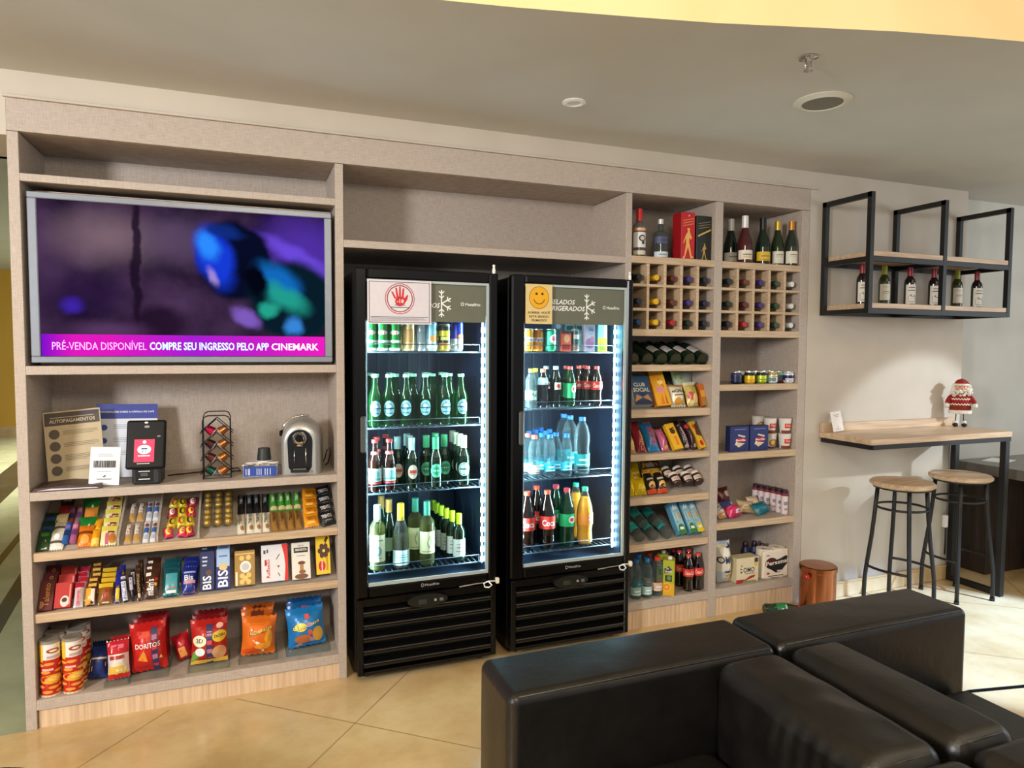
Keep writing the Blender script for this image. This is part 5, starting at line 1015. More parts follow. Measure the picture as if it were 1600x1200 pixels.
shelfline([(829.5, .052, yc, 'clear bottle with a lime yellow cap in front'+R2), (848, .055, dkb, 'dark bottle with an orange cap'+R2), (868, .055, cgb, 'dark green bottle with a red round emblem'+R2), (890, .05, gab, 'guarana bottle with green label in front'+R2), (931.5, .052, ckb, 'cola bottle with red label, foremost'+R2), (917, .105, ckb, 'cola bottle second from the right'+R2), (903.5, .165, ckb, 'cola bottle third from the right'+R2),
  (836, .13, yc, 'clear bottle with yellow cap, second row'+R2), (853, .14, cgb, 'pale capped bottle behind the dark one'+R2), (868, .15, cgb, 'pale capped bottle behind the emblem bottle'+R2), (884, .15, gab, 'guarana bottle, second row'+R2), (912, .235, ckb, 'cola bottle at the rear right'+R2)], F2, zz, 'soda_bottle')
WAT = [(.026, 0), (.0300, .008), (.0285, .03), (.030, .06), (.0270, .085), (.0305, .11), (.0305, .14), (.024, .17), (.0125, .192), (.0125, .204)]
BIGW = [(.036, 0), (.041, .01), (.039, .05), (.041, .10), (.036, .13), (.041, .17), (.041, .20), (.030, .245), (.0145, .272), (.0145, .284)]
G_WAT = glassy('#dcf4fa', .08)
def water(prof, capc_, lc, l0, l1, cz, r=.0155): return bottle(prof, G_WAT, (r, cz-.002, cz+.018), plastic(capc_), [(l0, l1, lc, [('r', -.5, .12, .5, .2, '#e8f6fa'), ('r', -.3, .45, .3, .62, '#dff4f8')], .5)])
wp = water(WAT, '#e8705c', '#e8c4b4', .02, .065, .196); wbl = water(WAT, '#2478d8', '#1fa8c0', .025, .07, .196); wbig = water(BIGW, '#3a8ae0', '#1fb4b8', .04, .105, .276, .0175)
zz = .8535; R3 = ', right fridge third shelf'
shelfline([(824, .125, wp, 'small water bottle with salmon cap at the door edge'+R3), (834.5, .052, wp, 'small water bottle with a salmon cap in front'+R3), (858.5, .052, wbl, 'small blue capped water bottle in front'+R3), (884.5, .05, wbl, 'small blue capped water bottle by the big ones'+R3), (909, .07, wbig, 'tall water bottle with blue cap, foremost'+R3), (890, .165, wbig, 'tall water bottle with blue cap, second of three'+R3), (880, .26, wbig, 'tall water bottle with blue cap, rearmost'+R3)]+
  [(px, y, wbl, 'small blue capped water bottle, '+ORD[k]+' from left in the rear rows'+R3) for k, (px, y) in enumerate(((846, .12), (868, .115), (826, .20), (852, .19), (836, .265), (858, .26), (845, .33)))], F2, zz, 'water_bottle')
BIGC = [(.034, 0), (.043, .014), (.0385, .07), (.043, .11), (.043, .165), (.038, .20), (.019, .265), (.0145, .28), (.0145, .29)]
bck = bottle(BIGC, G_COLA, (.0172, .278, .298), plastic('#e05038'), [(.105, .17, '#d8342c', [('t', 'Coca', .0, .5, .8, .5, '#f2e4e0')], .5)]); bga = bottle(BIGC, glassy('#12402a', .75), (.0172, .278, .298), plastic('#e0505a'), [(.105, .17, '#1fa868', [('e', .2, .55, .24, .28, '#e8e0d8'), ('e', .2, .55, .14, .16, '#b03038')], .5)])
bfa = bottle(BIGC, glassy('#f4ead8', .08), (.0172, .278, .298), plastic('#3ac0a0'), [(.105, .165, '#e8862c', [('p', [(.0, .3), (.35, .2), (.5, .7), (.15, .85)], '#e8e4dc'), ('p', [(.1, .4), (.3, .35), (.38, .65), (.18, .72)], '#2a4a6a'), ('e', .35, .25, .12, .14, '#c8d83a')], .5)], liquid=(plastic('#f8ac0a'), .245))
zz = .4845; R4 = ', right fridge bottom shelf'
shelfline([(823, .054, bck, 'big cola bottle at the door edge'+R4), (854.5, .05, bck, 'big cola bottle in the middle front'+R4), (885, .06, bga, 'big guarana bottle with green label in front'+R4), (913, .055, bfa, 'big orange soda bottle in front'+R4), (838, .17, bck, 'big cola bottle behind the first'+R4), (868, .16, bga, 'big guarana bottle in the rear'+R4), (899, .17, bfa, 'big orange soda bottle in the rear'+R4)], F2, zz, 'soda_bottle')

# signs stuck on the fridge doors
g = [('r', -.475, .03, .475, .965, '#3a3a44'), ('r', -.465, .045, .465, .95, '#d4cfd8'), ('e', 0, .58, .235, .36, '#b8646e'), ('e', 0, .58, .22, .335, '#d9d4dc'), ('o', 0, .58, .205, .312, .08, '#8a3a44'), ('e', 0, .52, .075, .115, '#c8222c'), ('p', [(-.075, .54), (-.045, .44), (.06, .44), (.115, .56), (.13, .66), (.115, .68), (.075, .60), (.05, .62), (-.05, .62)], '#c8222c')]
for x0, x1, x2, y1 in ((-.07, -.125, .022, .74), (-.035, -.06, .022, .83), (.0, .0, .022, .855), (.04, .055, .022, .82)): g.append(('p', [(x0-.016, .58), (x0+.018, .58), (x1+.014, y1), (x1-.012, y1)], '#c8222c'))
g += [('t', '-18', .005, .525, .11, .085, '#f2e8ea'), ('r', -.09, .425, -.02, .437, '#6a5a60'), ('r', .03, .425, .09, .437, '#6a5a60'), ('r', -.14, .375, .14, .39, '#2a2a34'), ('r', -.45, .155, .45, .168, '#4a4a54'), ('r', -.45, .125, .38, .135, '#8a8a98'), ('r', -.45, .10, .42, .110, '#8a8a98'), ('r', -.45, .075, .3, .085, '#8a8a98')]
ob = sign(.284, .192, .003, '#dcd8e0', g); put(ob, 'warning_sign', 'white under-18 sign with red hand stuck on the left fridge door', 'sign', 'signs on the fridge doors', (.634, -.1042, 1.608))
g = [('e', 0, .66, .375, .285, '#6a2a10'), ('e', 0, .66, .36, .272, '#e8ac14'), ('e', -.1, .755, .045, .032, '#4a1c10'), ('e', .12, .755, .045, .032, '#4a1c10')]
sm = [(.22*math.cos(t), .66+.17*math.sin(t)) for t in [pi*(1.08+.84*k/14) for k in range(15)]]; g.append(('p', sm+[(u*.87, .66+(v-.66)*.87) for u, v in reversed(sm)], '#6a2a10'))
g += [('t', 'SORRIA. VOCÊ', .0, .29, .82, .07, '#3a3418'), ('t', 'ESTÁ SENDO', 0, .19, .72, .07, '#3a3418'), ('t', 'FILMADO!', 0, .09, .56, .06, '#3a3418')]
ob = sign(.138, .188, .003, '#dcc488', g); put(ob, 'warning_sign', 'cream sign with a yellow smiley stuck on the right fridge door', 'sign', 'signs on the fridge doors', (1.302, -.1042, 1.621))

# ------------------------------------------------------------------ right bays, top: spirits and sparkling wine
zt2 = 1.9885; GT = 'bottles on top of the wine grid'
VOD = [(.031, 0), (.034, .006), (.034, .155), (.028, .175), (.0145, .19), (.0145, .235)]
p = bottle(VOD, glassy('#d8dde0', .22), (.0165, .19, .255), plastic('#c8202c'), [(.012, .034, '#d8cdb8', None, .45), (.05, .13, '#e4e2e0', [('e', .1, .6, .3, .22, '#2a2624'), ('e', .1, .6, .2, .14, '#c8c4c0'), ('e', .15, .3, .12, .1, '#2a2624')], .45), (.135, .155, '#b8783c', [('t', 'SMIRNOFF', 0, .5, .9, .6, '#f0e8d8')], .45)])
flat(p, 'spirit_bottle', 'clear spirit bottle with tall red cap, far left above the grid', 'bottle', GT, 998, .07, zt2, -10)
ABS = [(.036, 0), (.040, .01), (.040, .12), (.036, .142), (.016, .155), (.0145, .185), (.0145, .195)]
p = bottle(ABS, glassy('#a9b4b4', .3), (.016, .188, .215), mat('#d0d0cc', .35, .4), [(.008, .038, '#d4dade', [('r', -.3, .35, .3, .6, '#8a98a8')], .42), (.082, .118, '#4a5074', [('r', -.4, .5, .4, .62, '#2a3058'), ('r', -.4, .28, .4, .38, '#2a3058')], .42)], liquid=(glassy('#c8d4d4', .2), .1))
flat(p, 'spirit_bottle', 'clear round-shouldered spirit bottle beside the red box', 'bottle', GT, 1031.5, .09, zt2, -10)
def walker(c): return [('p', [(-.05, .62), (.12, .66), (.2, .58), (.3, .5), (.22, .46), (.12, .52), (.1, .40), (.3, .08), (.42, .07), (.42, .04), (.22, .03), (.02, .30), (-.22, .02), (-.38, .02), (-.34, .06), (-.26, .08), (-.12, .36), (-.14, .5), (-.3, .36), (-.34, .38), (-.15, .56)], c), ('e', .05, .66, .07, .035, c), ('p', [(-.06, .68), (.15, .68), (.12, .72), (-.02, .73)], c)]
def striped(c, n): return [('p', [(-.38, .70+k*.055), (.4, .76+k*.055), (.4, .775+k*.055), (-.38, .715+k*.055)], c) for k in range(n)]
p = carton(wpx(1064, 1085, .03, 2.0), .252, .085, '#c01420', [(g_[0], [(u-.02, v*.92) for u, v in g_[1]], g_[2]) if g_[0] == 'p' else (g_[0], g_[1]-.02, g_[2]*.92)+g_[3:] for g_ in walker('#e2b45c')]+striped('#c89a58', 3)+[('e', .05, .93, .06, .02, '#d8a8a8')], side='#a01018')
flat(p, 'whisky_box', 'red whisky box with a gold striding figure emblem', 'box', GT, 1074.5, .115, zt2, 0, 1, .03)
p = carton(wpx(1098, 1121, .03, 2.0), .24, .085, '#1c1f1a', [('p', [(-.4, .52), (.46, .68), (.46, .72), (-.4, .56)], '#c8aa5c')]+[(g_[0], [(u*.5+.02, v*.52) for u, v in g_[1]], g_[2]) if g_[0] == 'p' else (g_[0], g_[1]*.5+.02, g_[2]*.52, g_[3]*.5, g_[4]*.5, g_[5]) for g_ in walker('#b8944c')]+striped('#8a7a4c', 3), side='#0c0e12')
flat(p, 'whisky_box', 'black whisky box with a gold diagonal line', 'box', GT, 1109.5, .115, zt2, 0, 1, .03)
CHP = [(.038, 0), (.0415, .006), (.0415, .10), (.037, .13), (.022, .18), (.0165, .21), (.0145, .25), (.0145, .262)]
RIES = [(.0335, 0), (.036, .006), (.036, .11), (.031, .14), (.018, .19), (.0145, .21), (.0140, .255)]
def champ(glass, fc, lc, gx=()): return bottle(CHP, glass, (.0185, .185, .268), mat(fc, .35, .2), [(.02, .072, lc, [('r', -.3, .45, .3, .6, '#8a7a70')]+list(gx), .42)], capname='foil_neck')
flat(champ(G_DARK, '#e0dedc', '#d8d4cc'), 'sparkling_wine_bottle', 'dark sparkling wine with white foil, leftmost of the five', 'bottle', GT, 1141, .17, zt2, -15)
flat(champ(glassy('#581820', .8), '#e4e2e0', '#e4dcc8', [('r', -.3, .2, .3, .3, '#c8a050')]), 'sparkling_wine_bottle', 'rosé sparkling wine with white foil neck', 'bottle', GT, 1163, .06, zt2, -15)
flat(champ(G_DARK, '#15151a', '#e0b81c', [('r', -.4, .1, .4, .2, '#c08a1c')]), 'sparkling_wine_bottle', 'sparkling wine with black foil and yellow label', 'bottle', GT, 1191, .07, zt2, -15)
def ries(glass, fc): return bottle(RIES, glass, (.0165, .205, .258), mat(fc, .3, .5), [(.012, .082, '#dcd8c8', [('p', [(-.4, .1), (-.1, .3), (.1, .2), (.4, .36), (.4, .05), (-.4, .05)], '#b8a878'), ('r', -.3, .66, .3, .74, '#8a8a78'), ('r', -.34, .5, .3, .55, '#a8b0a0')], .42)], capname='capsule')
flat(ries(glassy('#5a7444', .5), '#c8a83c'), 'wine_bottle', 'green wine bottle with gold capsule and landscape label', 'bottle', GT, 1214, .075, zt2, -15)
flat(ries(glassy('#2a3a30', .75), '#c88a3c'), 'wine_bottle', 'dark wine bottle with copper capsule at the far right', 'bottle', GT, 1241, .04, zt2, -15)

# ------------------------------------------------------------------ wine bottles in the grid
CN = {'black': '#14161a', 'yellow': '#e0b01c', 'dark red': '#5c1c1c', 'purple': '#43307a', 'blue black': '#1c2230', 'dark blue': '#16223a', 'brown': '#6a3424', 'blue': '#1c3a64', 'red': '#a82428', 'green black': '#16281e', 'dark green': '#1e4028', 'white': '#dcdcd8', 'silver': '#c9ced0'}
GRID = [['black', 'yellow', 'dark red', 'purple', 'blue black'], ['dark blue', 'yellow', 'brown', 'purple', 'dark blue'], ['blue', 'yellow', 'red', 'green black', 'blue black']], [['blue black', 'brown', 'purple', 'dark green', 'white'], ['green black', 'dark red', 'purple', 'dark green', 'white'], ['black', 'red', 'purple', 'dark green', 'silver']]
zr = (1.8452, 1.7192, 1.6092); WB = {}
WINE = [(.033, 0), (.0355, .006), (.0355, .185), (.033, .205), (.019, .228), (.0145, .24), (.0138, .29)]
for h, (a, b) in enumerate(((XD, XE), (XF, XR))):
    wd = (b-a)/5
    for r_ in range(3):
        for k in range(5):
            c = GRID[h][r_][k]
            if c not in WB: WB[c] = bottle(WINE, G_DARK, (.0158, .225, .302), mat(CN[c], .35, .1), [], capname='capsule')
            put(WB[c], 'wine_bottle', 'wine bottle with '+c+' capsule, '+['top', 'middle', 'bottom'][r_]+' grid row, '+ORD[k]+' cell of the '+('left' if h == 0 else 'right')+' half', 'wine bottle', 'wine bottles lying in the grid', (a+wd*(k+.5)+.004, .312, zr[r_]+.0362), (pi/2, 0, 0))

# ------------------------------------------------------------------ right bays, slanted shelves
def sl(p, name, label, cat, grp, p0, p1, zf, b, d, tilt=0, y0=.034, dz=.001):
    y = y0+d*math.cos(math.radians(b)); x = xat((p0+p1)/2, y0, zf); return lean(p, name, label, cat, grp, x, y, ramp(zf, SC, y)+dz, b, tilt, th=SC)
def Wc(p0, p1, z): return wpx(p0, p1, .05, z)*.95
lw = bottle(WINE, G_DARK, None, None, [(.05, .13, '#b9b4b4', [('r', -.3, .3, .3, .4, '#8a8488'), ('r', -.4, .6, .3, .66, '#8a8488')], .3)]); lw2 = bottle(WINE, G_DARK, None, None, [(.05, .13, '#a98a6a', [], .3)]); lw3 = bottle(WINE, G_DARK, None, None, [])
zf = 1.42; t = math.radians(SC)
for k, (px, p) in enumerate(((997, lw2), (1018.5, lw3), (1040, lw), (1060.5, lw), (1080.5, lw), (1098.5, lw))):
    x = XD+.039+k*.0886; y = .045; put(p, 'wine_bottle', 'dark wine bottle lying base outward on the shelf, '+ORD[k]+' from the left', 'wine bottle', 'wine bottles lying on the slanted shelf', (x, y-.036*math.sin(t), ramp(zf, SC, y)+.0375*math.cos(t)+.001), (-(pi/2-t), 0, 0))
zf = 1.182; GS = 'snacks on the biscuit shelf'
p = carton(Wc(991, 1022, zf), .165, .05, '#1c4a70', [('t', 'CLUB', -.06, .70, .6, .13, '#e8dcc0'), ('t', 'SOCIAL', .0, .52, .86, .14, '#e8dcc0'), ('r', -.5, 0, .5, .16, '#1c2244'), ('p', [(-.45, .1), (.0, .26), (-.3, .36)], '#c88a50'), ('p', [(.45, .1), (.0, .26), (.3, .36)], '#c88a50'), ('p', [(-.2, .42), (.25, .42), (.02, .28)], '#16305a')], side='#c8d0d8')
sl(p, 'cracker_box', 'blue cracker box leaning on the biscuit shelf', 'cracker box', GS, 992, 1022, zf, 24, .05)
p = carton(Wc(1027, 1051, zf), .18, .035, '#e8a414', [('e', .0, .52, .3, .1, '#d88a9a'), ('p', [(.0, .85), (.05, .87), (.3, .6), (.26, .58)], '#6a4a20'), ('p', [(-.2, .05), (.0, .4), (.1, .05)], '#e07a14'), ('p', [(.15, .05), (.25, .45), (.3, .05)], '#a86a14'), ('e', .1, .75, .2, .07, '#f2d07a')], side='#c07a10')
sl(p, 'biscuit_box', 'yellow biscuit box between the blue box and cream bag', 'biscuit box', GS, 1027, 1051, zf, 24, .035, -4)
sl(p, 'biscuit_box', 'yellow biscuit box half hidden behind its twin', 'biscuit box', GS, 1022, 1044, zf, 20, .035, -2, .12)
p = bag(Wc(1051, 1076, zf), .125, .035, '#e4dcc0', [('r', -.5, .92, .5, 1, '#b87a3c'), ('t', 'eQlibri', .02, .66, .82, .16, '#4a4440'), ('r', -.3, .45, .25, .5, '#5a5248'), ('e', -.1, .2, .22, .16, '#d89a3c'), ('r', .22, .3, .42, .5, '#c8b890'), ('e', .3, .15, .14, .12, '#c8a060')], 21); sl(p, 'snack_bag', 'cream snack bag with dark lettering', 'snack bag', GS, 1051, 1079, zf, 20, .035)
p = bag(Wc(1080, 1100, zf), .14, .03, '#c8b060', [('r', -.5, .85, .5, 1, '#e0dcc8'), ('e', -.25, .42, .2, .16, '#b8402c'), ('e', .1, .3, .25, .2, '#e0c080'), ('e', .15, .65, .25, .16, '#a8a050'), ('e', -.2, .12, .2, .1, '#e8d8a0'), ('r', .36, 0, .5, .9, '#2a2434')], 22); sl(p, 'snack_bag', 'mixed colour snack bag right of the cream one', 'snack bag', GS, 1078, 1099, zf, 20, .03, -3)
p = carton(Wc(1104, 1111, zf), .13, .03, '#c8681c', [('r', -.5, .4, .5, .7, '#d8a03c'), ('r', -.4, .05, .3, .3, '#8a8a3c')]); sl(p, 'snack_bar_box', 'narrow orange box at the right end of the biscuit shelf', 'box', GS, 1105, 1111, zf, 22, .03)
p = bag(Wc(1056, 1090, zf), .17, .03, '#b8c8b0', [('r', -.4, .7, -.1, .9, '#8ab02c'), ('r', .0, .75, .5, .9, '#c8d0e0')], 23); sl(p, 'snack_bag', 'pale green pouch behind the snack bags', 'snack bag', GS, 1074, 1096, zf, 18, .03, 0, .12); p = bag(Wc(1045, 1072, zf), .17, .03, '#1c2a24', [('r', .2, .6, .4, .9, '#8a8a50')], 24); sl(p, 'snack_bag', 'black pouch behind the cream snack bag', 'snack bag', GS, 1046, 1064, zf, 18, .03, 0, .16)
zf = .943; GS = 'biscuit packs on the second slanted shelf'
def bp(p0, p1, h, col, gx, label, tilt=0, b=30, t_=.03, kind='bag', y0=.034, seed=30):
    w_ = Wc(p0, p1, zf)*.93; p = bag(w_, h, t_, col, gx, seed) if kind == 'bag' else carton(w_, h, t_, col, gx); sl(p, 'biscuit_pack', label, 'biscuit pack', GS, p0, p1, zf, b, t_, tilt, y0)
bp(987, 997, .12, '#c8904a', [('r', -.3, .1, .3, .5, '#e0b060')], 'tan biscuit pack at the left end')
bp(1000, 1016, .18, '#8a1c30', [('t', 'Calipso', .05, .35, .6, .5, '#d8a060', 90), ('p', [(-.4, .6), (.4, .5), (.4, .85), (-.4, .95)], '#c8704c'), ('e', .1, .7, .25, .06, '#5a2a20')], 'dark red biscuit pack', -4)
bp(1016, 1037, .18, '#1c78b4', [('t', 'PASSATEMPO', .02, .48, .6, .48, '#d83c28', 90), ('r', .28, .4, .42, .7, '#e8d8b0'), ('r', -.3, .9, .4, .98, '#c88a5a')], 'bright blue biscuit pack with red letters', -4)
bp(1038, 1051, .13, '#c86a8a', [('t', 'MORANGO', 0, .45, .6, .5, '#8a1c50', 90), ('e', 0, .12, .3, .08, '#e0a060')], 'pink biscuit pack beside the bright blue one', -6)
bp(1054, 1071, .155, '#e8b41c', [('e', .0, .68, .28, .1, '#4a2814'), ('p', [(-.3, .74), (.3, .8), (.25, .84), (-.25, .8)], '#4a2814'), ('r', -.1, .15, .15, .5, '#e07a1c'), ('r', .38, 0, .5, 1, '#3a2010')], 'yellow biscuit box with a chocolate picture', -8, 30, .03, 'box')
bp(1072, 1084, .175, '#2a1414', [('t', 'NEGRESCO', .1, .45, .55, .5, '#d8d0c8', 90), ('e', 0, .1, .36, .06, '#b8a8a0'), ('e', .0, .8, .3, .05, '#6a5a5a')], 'black biscuit pack with pale lettering', -10)
bp(1085, 1095, .175, '#3a1420', [('e', -.1, .75, .3, .08, '#b83a3c'), ('e', .1, .1, .36, .06, '#a8948a'), ('r', -.2, .3, .2, .6, '#241018')], 'maroon black biscuit pack', -10)
bp(1101.5, 1111, .165, '#e0b020', [('e', -.05, .18, .32, .1, '#c81c24'), ('p', [(-.3, .5), (.5, .4), (.5, .9), (.0, .85)], '#5a2c1c'), ('e', -.2, .8, .25, .08, '#c84a20')], 'yellow and brown biscuit pack at the right end', -10, 30, .03, 'box')
zf = .71; GS = 'snacks on the third slanted shelf'
for (p0, p1, h, y0, lb) in ((987, 996, .10, .034, 'yellow snack bag at the left end'), (996, 1016, .095, .036, 'yellow snack bag lying in front'), (990, 1010, .15, .10, 'yellow snack bag with black print standing behind')):
    p = bag(Wc(p0, p1, zf), h, .03, '#d8b80c', [('r', -.3, .6, .3, .8, '#a88a10'), ('t', 'MILHO', 0, .45, .6, .14, '#5a4a10')] if h > .12 else [('r', -.35, .3, .35, .36, '#e8d040')], int(p0)); sl(p, 'snack_bag', lb+' on the third slanted shelf', 'snack bag', GS, p0, p1, zf, 28, .03, 0, y0)
for (p0, p1, y0, lb) in ((1016, 1032, .034, 'orange and black peanut bag, left of two'), (1032, 1048, .034, 'orange and black peanut bag, right of two')):
    p = bag(Wc(p0, p1, zf), .125, .03, '#241c18', [('r', -.5, 0, .5, .18, '#d84a20'), ('e', 0, .36, .36, .16, '#e8b04a'), ('e', -.05, .28, .25, .1, '#2a2018'), ('r', -.36, .60, .36, .68, '#c8c4b8'), ('p', [(-.5, .78), (.5, .78), (.5, 1), (-.5, 1)], '#d8a024')], int(p0)); sl(p, 'snack_bag', lb, 'snack bag', GS, p0, p1, zf, 30, .03, -3, y0)
p = bag(Wc(1008, 1040, zf), .16, .03, '#d8a428', [('r', -.5, .6, .5, .9, '#3a2c24'), ('r', -.3, .66, .1, .8, '#a8a4a0')], 44); sl(p, 'snack_bag', 'gold and brown pouch behind the peanut bags', 'snack bag', GS, 1012, 1040, zf, 24, .03, 0, .11)
jar = Proto().add('jar_body', (lambda m_: (decals(m_, [('r', -.6, .2, .6, .62, '#d8ccc0'), ('r', -.35, .3, .45, .5, '#b8584c')], .056, .06, cylmap(.028)), m_)[1])(MB().lathe([(1e-4, 0), (.026, 0), (.028, .006), (.028, .05), (.024, .056)], mat('#3a211c', .3), 18))).add('lid', MB().lathe([(.0265, .052), (.0265, .068), (1e-4, .07)], mat('#ded8d0', .4), 18))
for k, (px, v, lb) in enumerate(((1061, 0, 'front left'), (1080, 0, 'front middle'), (1099, 0, 'front right'), (1059, .065, 'rear left'), (1078, .065, 'rear middle'), (1095, .065, 'rear right'))):
    y = .06+v; lean(jar, 'spread_jar', 'small brown spread jar with white lid, '+lb, 'jar', 'small spread jars', xat(px, .04, zf), y, ramp(zf, SC, y)+.024, 46, th=SC)
zf = .458; GS = 'things on the lowest slanted shelf'
lwb = bottle(WAT, glassy('#c8d4d0', .2), (.0155, .194, .214), plastic('#2a4a44'), [(.05, .115, '#2fa098', [('r', -.3, .4, .3, .6, '#1c6a70')], .5)])
for k, px in enumerate((1000, 1021, 1043)):
    y = .05; put(lwb, 'water_bottle', 'water bottle lying base outward with teal label, '+ORD[k]+' from the left', 'bottle', GS, (xat(px, .05, zf+.03), y-.03*math.sin(t), ramp(zf, SC, y)+.0325), (-(pi/2-t), 0, 0))
    put(lwb, 'water_bottle', 'water bottle lying on top of the front ones, '+ORD[k]+' from the left', 'bottle', GS, (xat(px, .05, zf+.03)+.0425, y+.06*math.cos(t)-.077*math.sin(t), ramp(zf, SC, y)+.06*math.sin(t)+.080*math.cos(t)), (-(pi/2-t), 0, 0)) if k < 2 else None
for k, (p0, p1) in enumerate(((1060, 1076), (1077.5, 1092), (1095, 1108.5))):
    lo = '#2c7a34' if k < 2 else '#e0c81c'
    p = carton(Wc(p0, p1, zf)*.82, .185, .045, '#8fc0d4', [('r', -.5, .86, .5, 1, '#4a9ac8'), ('p', [(-.3, .74), (.3, .78), (.25, .92), (.1, .84), (-.05, .92), (-.25, .84)], '#eef2f4'), ('r', -.4, .4, .0, .66, '#b4d4dc'), ('t', 'POLPA', -.2, .5, .3, .2, '#4a7a90', 90), ('e', .28, .55, .16, .12, '#c8a060'), ('e', .05, .14, .42, .16, lo), ('r', -.5, 0, .5, .1, lo), ('r', -.2, .12, .3, .2, '#e8f0e0')], side='#5a9aba')
    sl(p, 'juice_carton', 'blue '+('green' if k < 2 else 'yellow')+' coconut drink carton leaning back, '+['left', 'middle', 'right'][k]+' of three', 'carton', GS, p0, p1, zf, 34, .045, -3)
zb = .1525; GS = 'drinks on the bottom right shelf'
shelfline([(993, .05, water(WAT, '#1f5a9a', '#8fb4b0', .02, .065, .196), 'water bottle with dark blue cap beside the fridge'), (1010, .045, water(WAT, '#2a78b8', '#a4c4c4', .02, .065, .196), 'water bottle with bright blue cap beside the juice carton'), (1026, .05, water(WAT, '#c83424', '#d8b098', .03, .075, .196), 'water bottle with red cap behind the juice carton'), (1013, .135, water(WAT, '#b83028', '#d8b098', .03, .075, .196), 'red capped water bottle in the second row'), (997, .13, wbl, 'blue capped water bottle in the second row')], GS, zb, 'water_bottle')
p = carton(.062, .195, .062, '#a8b424', [('r', -.5, .0, .5, .34, '#e0a81c'), ('e', -.15, .24, .36, .13, '#f0c040'), ('e', -.15, .24, .30, .105, '#e0901c'), ('e', -.15, .24, .08, .03, '#f4d878'), ('p', [(-.36, .62), (.2, .66), (.3, .74), (.0, .84), (-.36, .76)], '#2a2c4a'), ('t', 'Su', -.1, .77, .22, .06, '#f0f0ea', 8), ('t', 'fresh', .0, .69, .6, .07, '#f0f0ea', 6), ('r', -.3, .40, .3, .58, '#3a3a2c'), ('e', .05, .5, .18, .06, '#6a8a4a')], side='#b0a43c')
P_ = Proto(); P_.parts = p.parts; P_.add('cap', MB().lathe([(.012, 0), (.012, .014), (1e-4, .015)], M_WHITE, 16, (.005, -.028, .195)))
put(P_, 'juice_carton', 'green and orange juice carton standing at the shelf front', 'carton', GS, (xat(1046, .04, zb)+.016, .068, zb+.0005), (0, 0, math.radians(-38)))
put(P_, 'juice_carton', 'green and orange juice carton behind the front one', 'carton', GS, (xat(1044, .12, zb), .175, zb+.0005), (0, 0, math.radians(-38)))
shelfline([(1075, .05, ckb, 'cola bottle with red label, left of the front pair'), (1099, .05, ckb, 'cola bottle with red cap at the right end'), (1061, .135, ckb, 'cola bottle in the second row, left'), (1087, .135, ckb, 'cola bottle in the second row, right'), (1052, .2, bottle(PET, glassy('#3a1420', .7), (.0145, .176, .195), plastic('#b03068'), []), 'dark bottle with a magenta cap behind the juice')], GS, zb, 'soda_bottle')

# ------------------------------------------------------------------ far right bay
zf = 1.3085; GS = 'tins on the upper right shelf'
def tin(c1, c2, c3, gx=()): return can(.03, .066, [(0, c1), (.25, c2), (.7, c3)], gx, '#d8d8d4')
tins = [(1150, .05, tin('#1c2440', '#2a3050', '#3a4060', [('p', [(-.6, .3), (.4, .6), (.4, .7), (-.6, .4)], '#b0b4c0')]), 'dark blue tin at the left end'), (1171, .045, tin('#e0b81c', '#e8cc1c', '#2a2a30', [('r', -.6, .2, .6, .4, '#d8981c')]), 'yellow tin with dark top'), (1189.5, .05, tin('#9ab82c', '#c8d83a', '#2a3034', [('r', -.5, .3, .5, .42, '#7a9a28')]), 'lime green tin with dark top'), (1206.5, .05, tin('#d8e0dc', '#e8e8e0', '#b8a85a', [('r', -.5, .2, .2, .5, '#5a8a90'), ('r', -.3, .55, .4, .62, '#a88a4a')]), 'white tin with a teal mark'), (1216.5, .085, tin('#6a2428', '#4a5a6a', '#8fb09a'), 'red and green tin beside the white ones'), (1238.5, .04, tin('#e0e0e4', '#2c3454', '#d8dce4', [('r', -.5, .3, .5, .42, '#e8e8ec')]), 'white tin with navy stripes at the right end')]
for px, y, p, lb in tins: flat(p, 'food_tin', lb, 'tin', GS, px, y, zf, -20)
tb = tin('#202428', '#23262c', '#d0d4d4')
for k, px in enumerate((1155, 1170, 1181, 1194, 1206)): flat(tb, 'food_tin', 'dark tin with pale rim in the second row, '+ORD[k]+' from the left', 'tin', GS, px, .125, zf); flat(tb, 'food_tin', 'dark tin with pale rim stacked in the third row, '+ORD[k]+' from the left', 'tin', GS, px, .20, zf)
zf = .9235; GS = 'food on the middle right shelf'
for (p0, p1, y, rz, lb) in ((1141, 1170, .07, 0, 'navy pasta box with a red emblem, left of two'), (1172, 1200, .065, 0, 'navy pasta box with a red emblem, right of two')):
    w_ = wpx(p0, p1, .02, zf+.05)
    p = carton(w_, .145, .045, '#1f2c6a', [('e', .05, .45, .3, .075, '#c82430'), ('t', 'Barilla', .05, .45, .5, .075, '#f2e8ec'), ('p', [(-.1, .68), (.3, .6), (.26, .54), (-.1, .62)], '#d8ccb0'), ('p', [(-.25, .28), (-.1, .36), (.28, .32), (-.05, .16)], '#d8c8a0'), ('p', [(-.28, .25), (-.2, .4), (-.1, .36)], '#e8e0d0'), ('r', -.3, .86, .34, .885, '#7a88b8')], side='#182050'); flat(p, 'pasta_box', lb, 'pasta box', GS, (p0+p1)/2, y, zf, 0, 1, y-.045)
def cup(c, gx): return Proto().add('cup_wall', (lambda m_: (decals(m_, gx, .07, .085, lambda u, v, o: ((.028+v*.10+o)*math.sin(u/.032), -(.028+v*.10+o)*math.cos(u/.032), v)), m_)[1])(MB().lathe([(1e-4, 0), (.028, 0), (.0365, .085)], mat(c, .5), 22))).add('lid', MB().lathe([(.0365, .085), (.038, .087), (.037, .089), (1e-4, .0885)], mat('#c8b8b0', .4), 22))
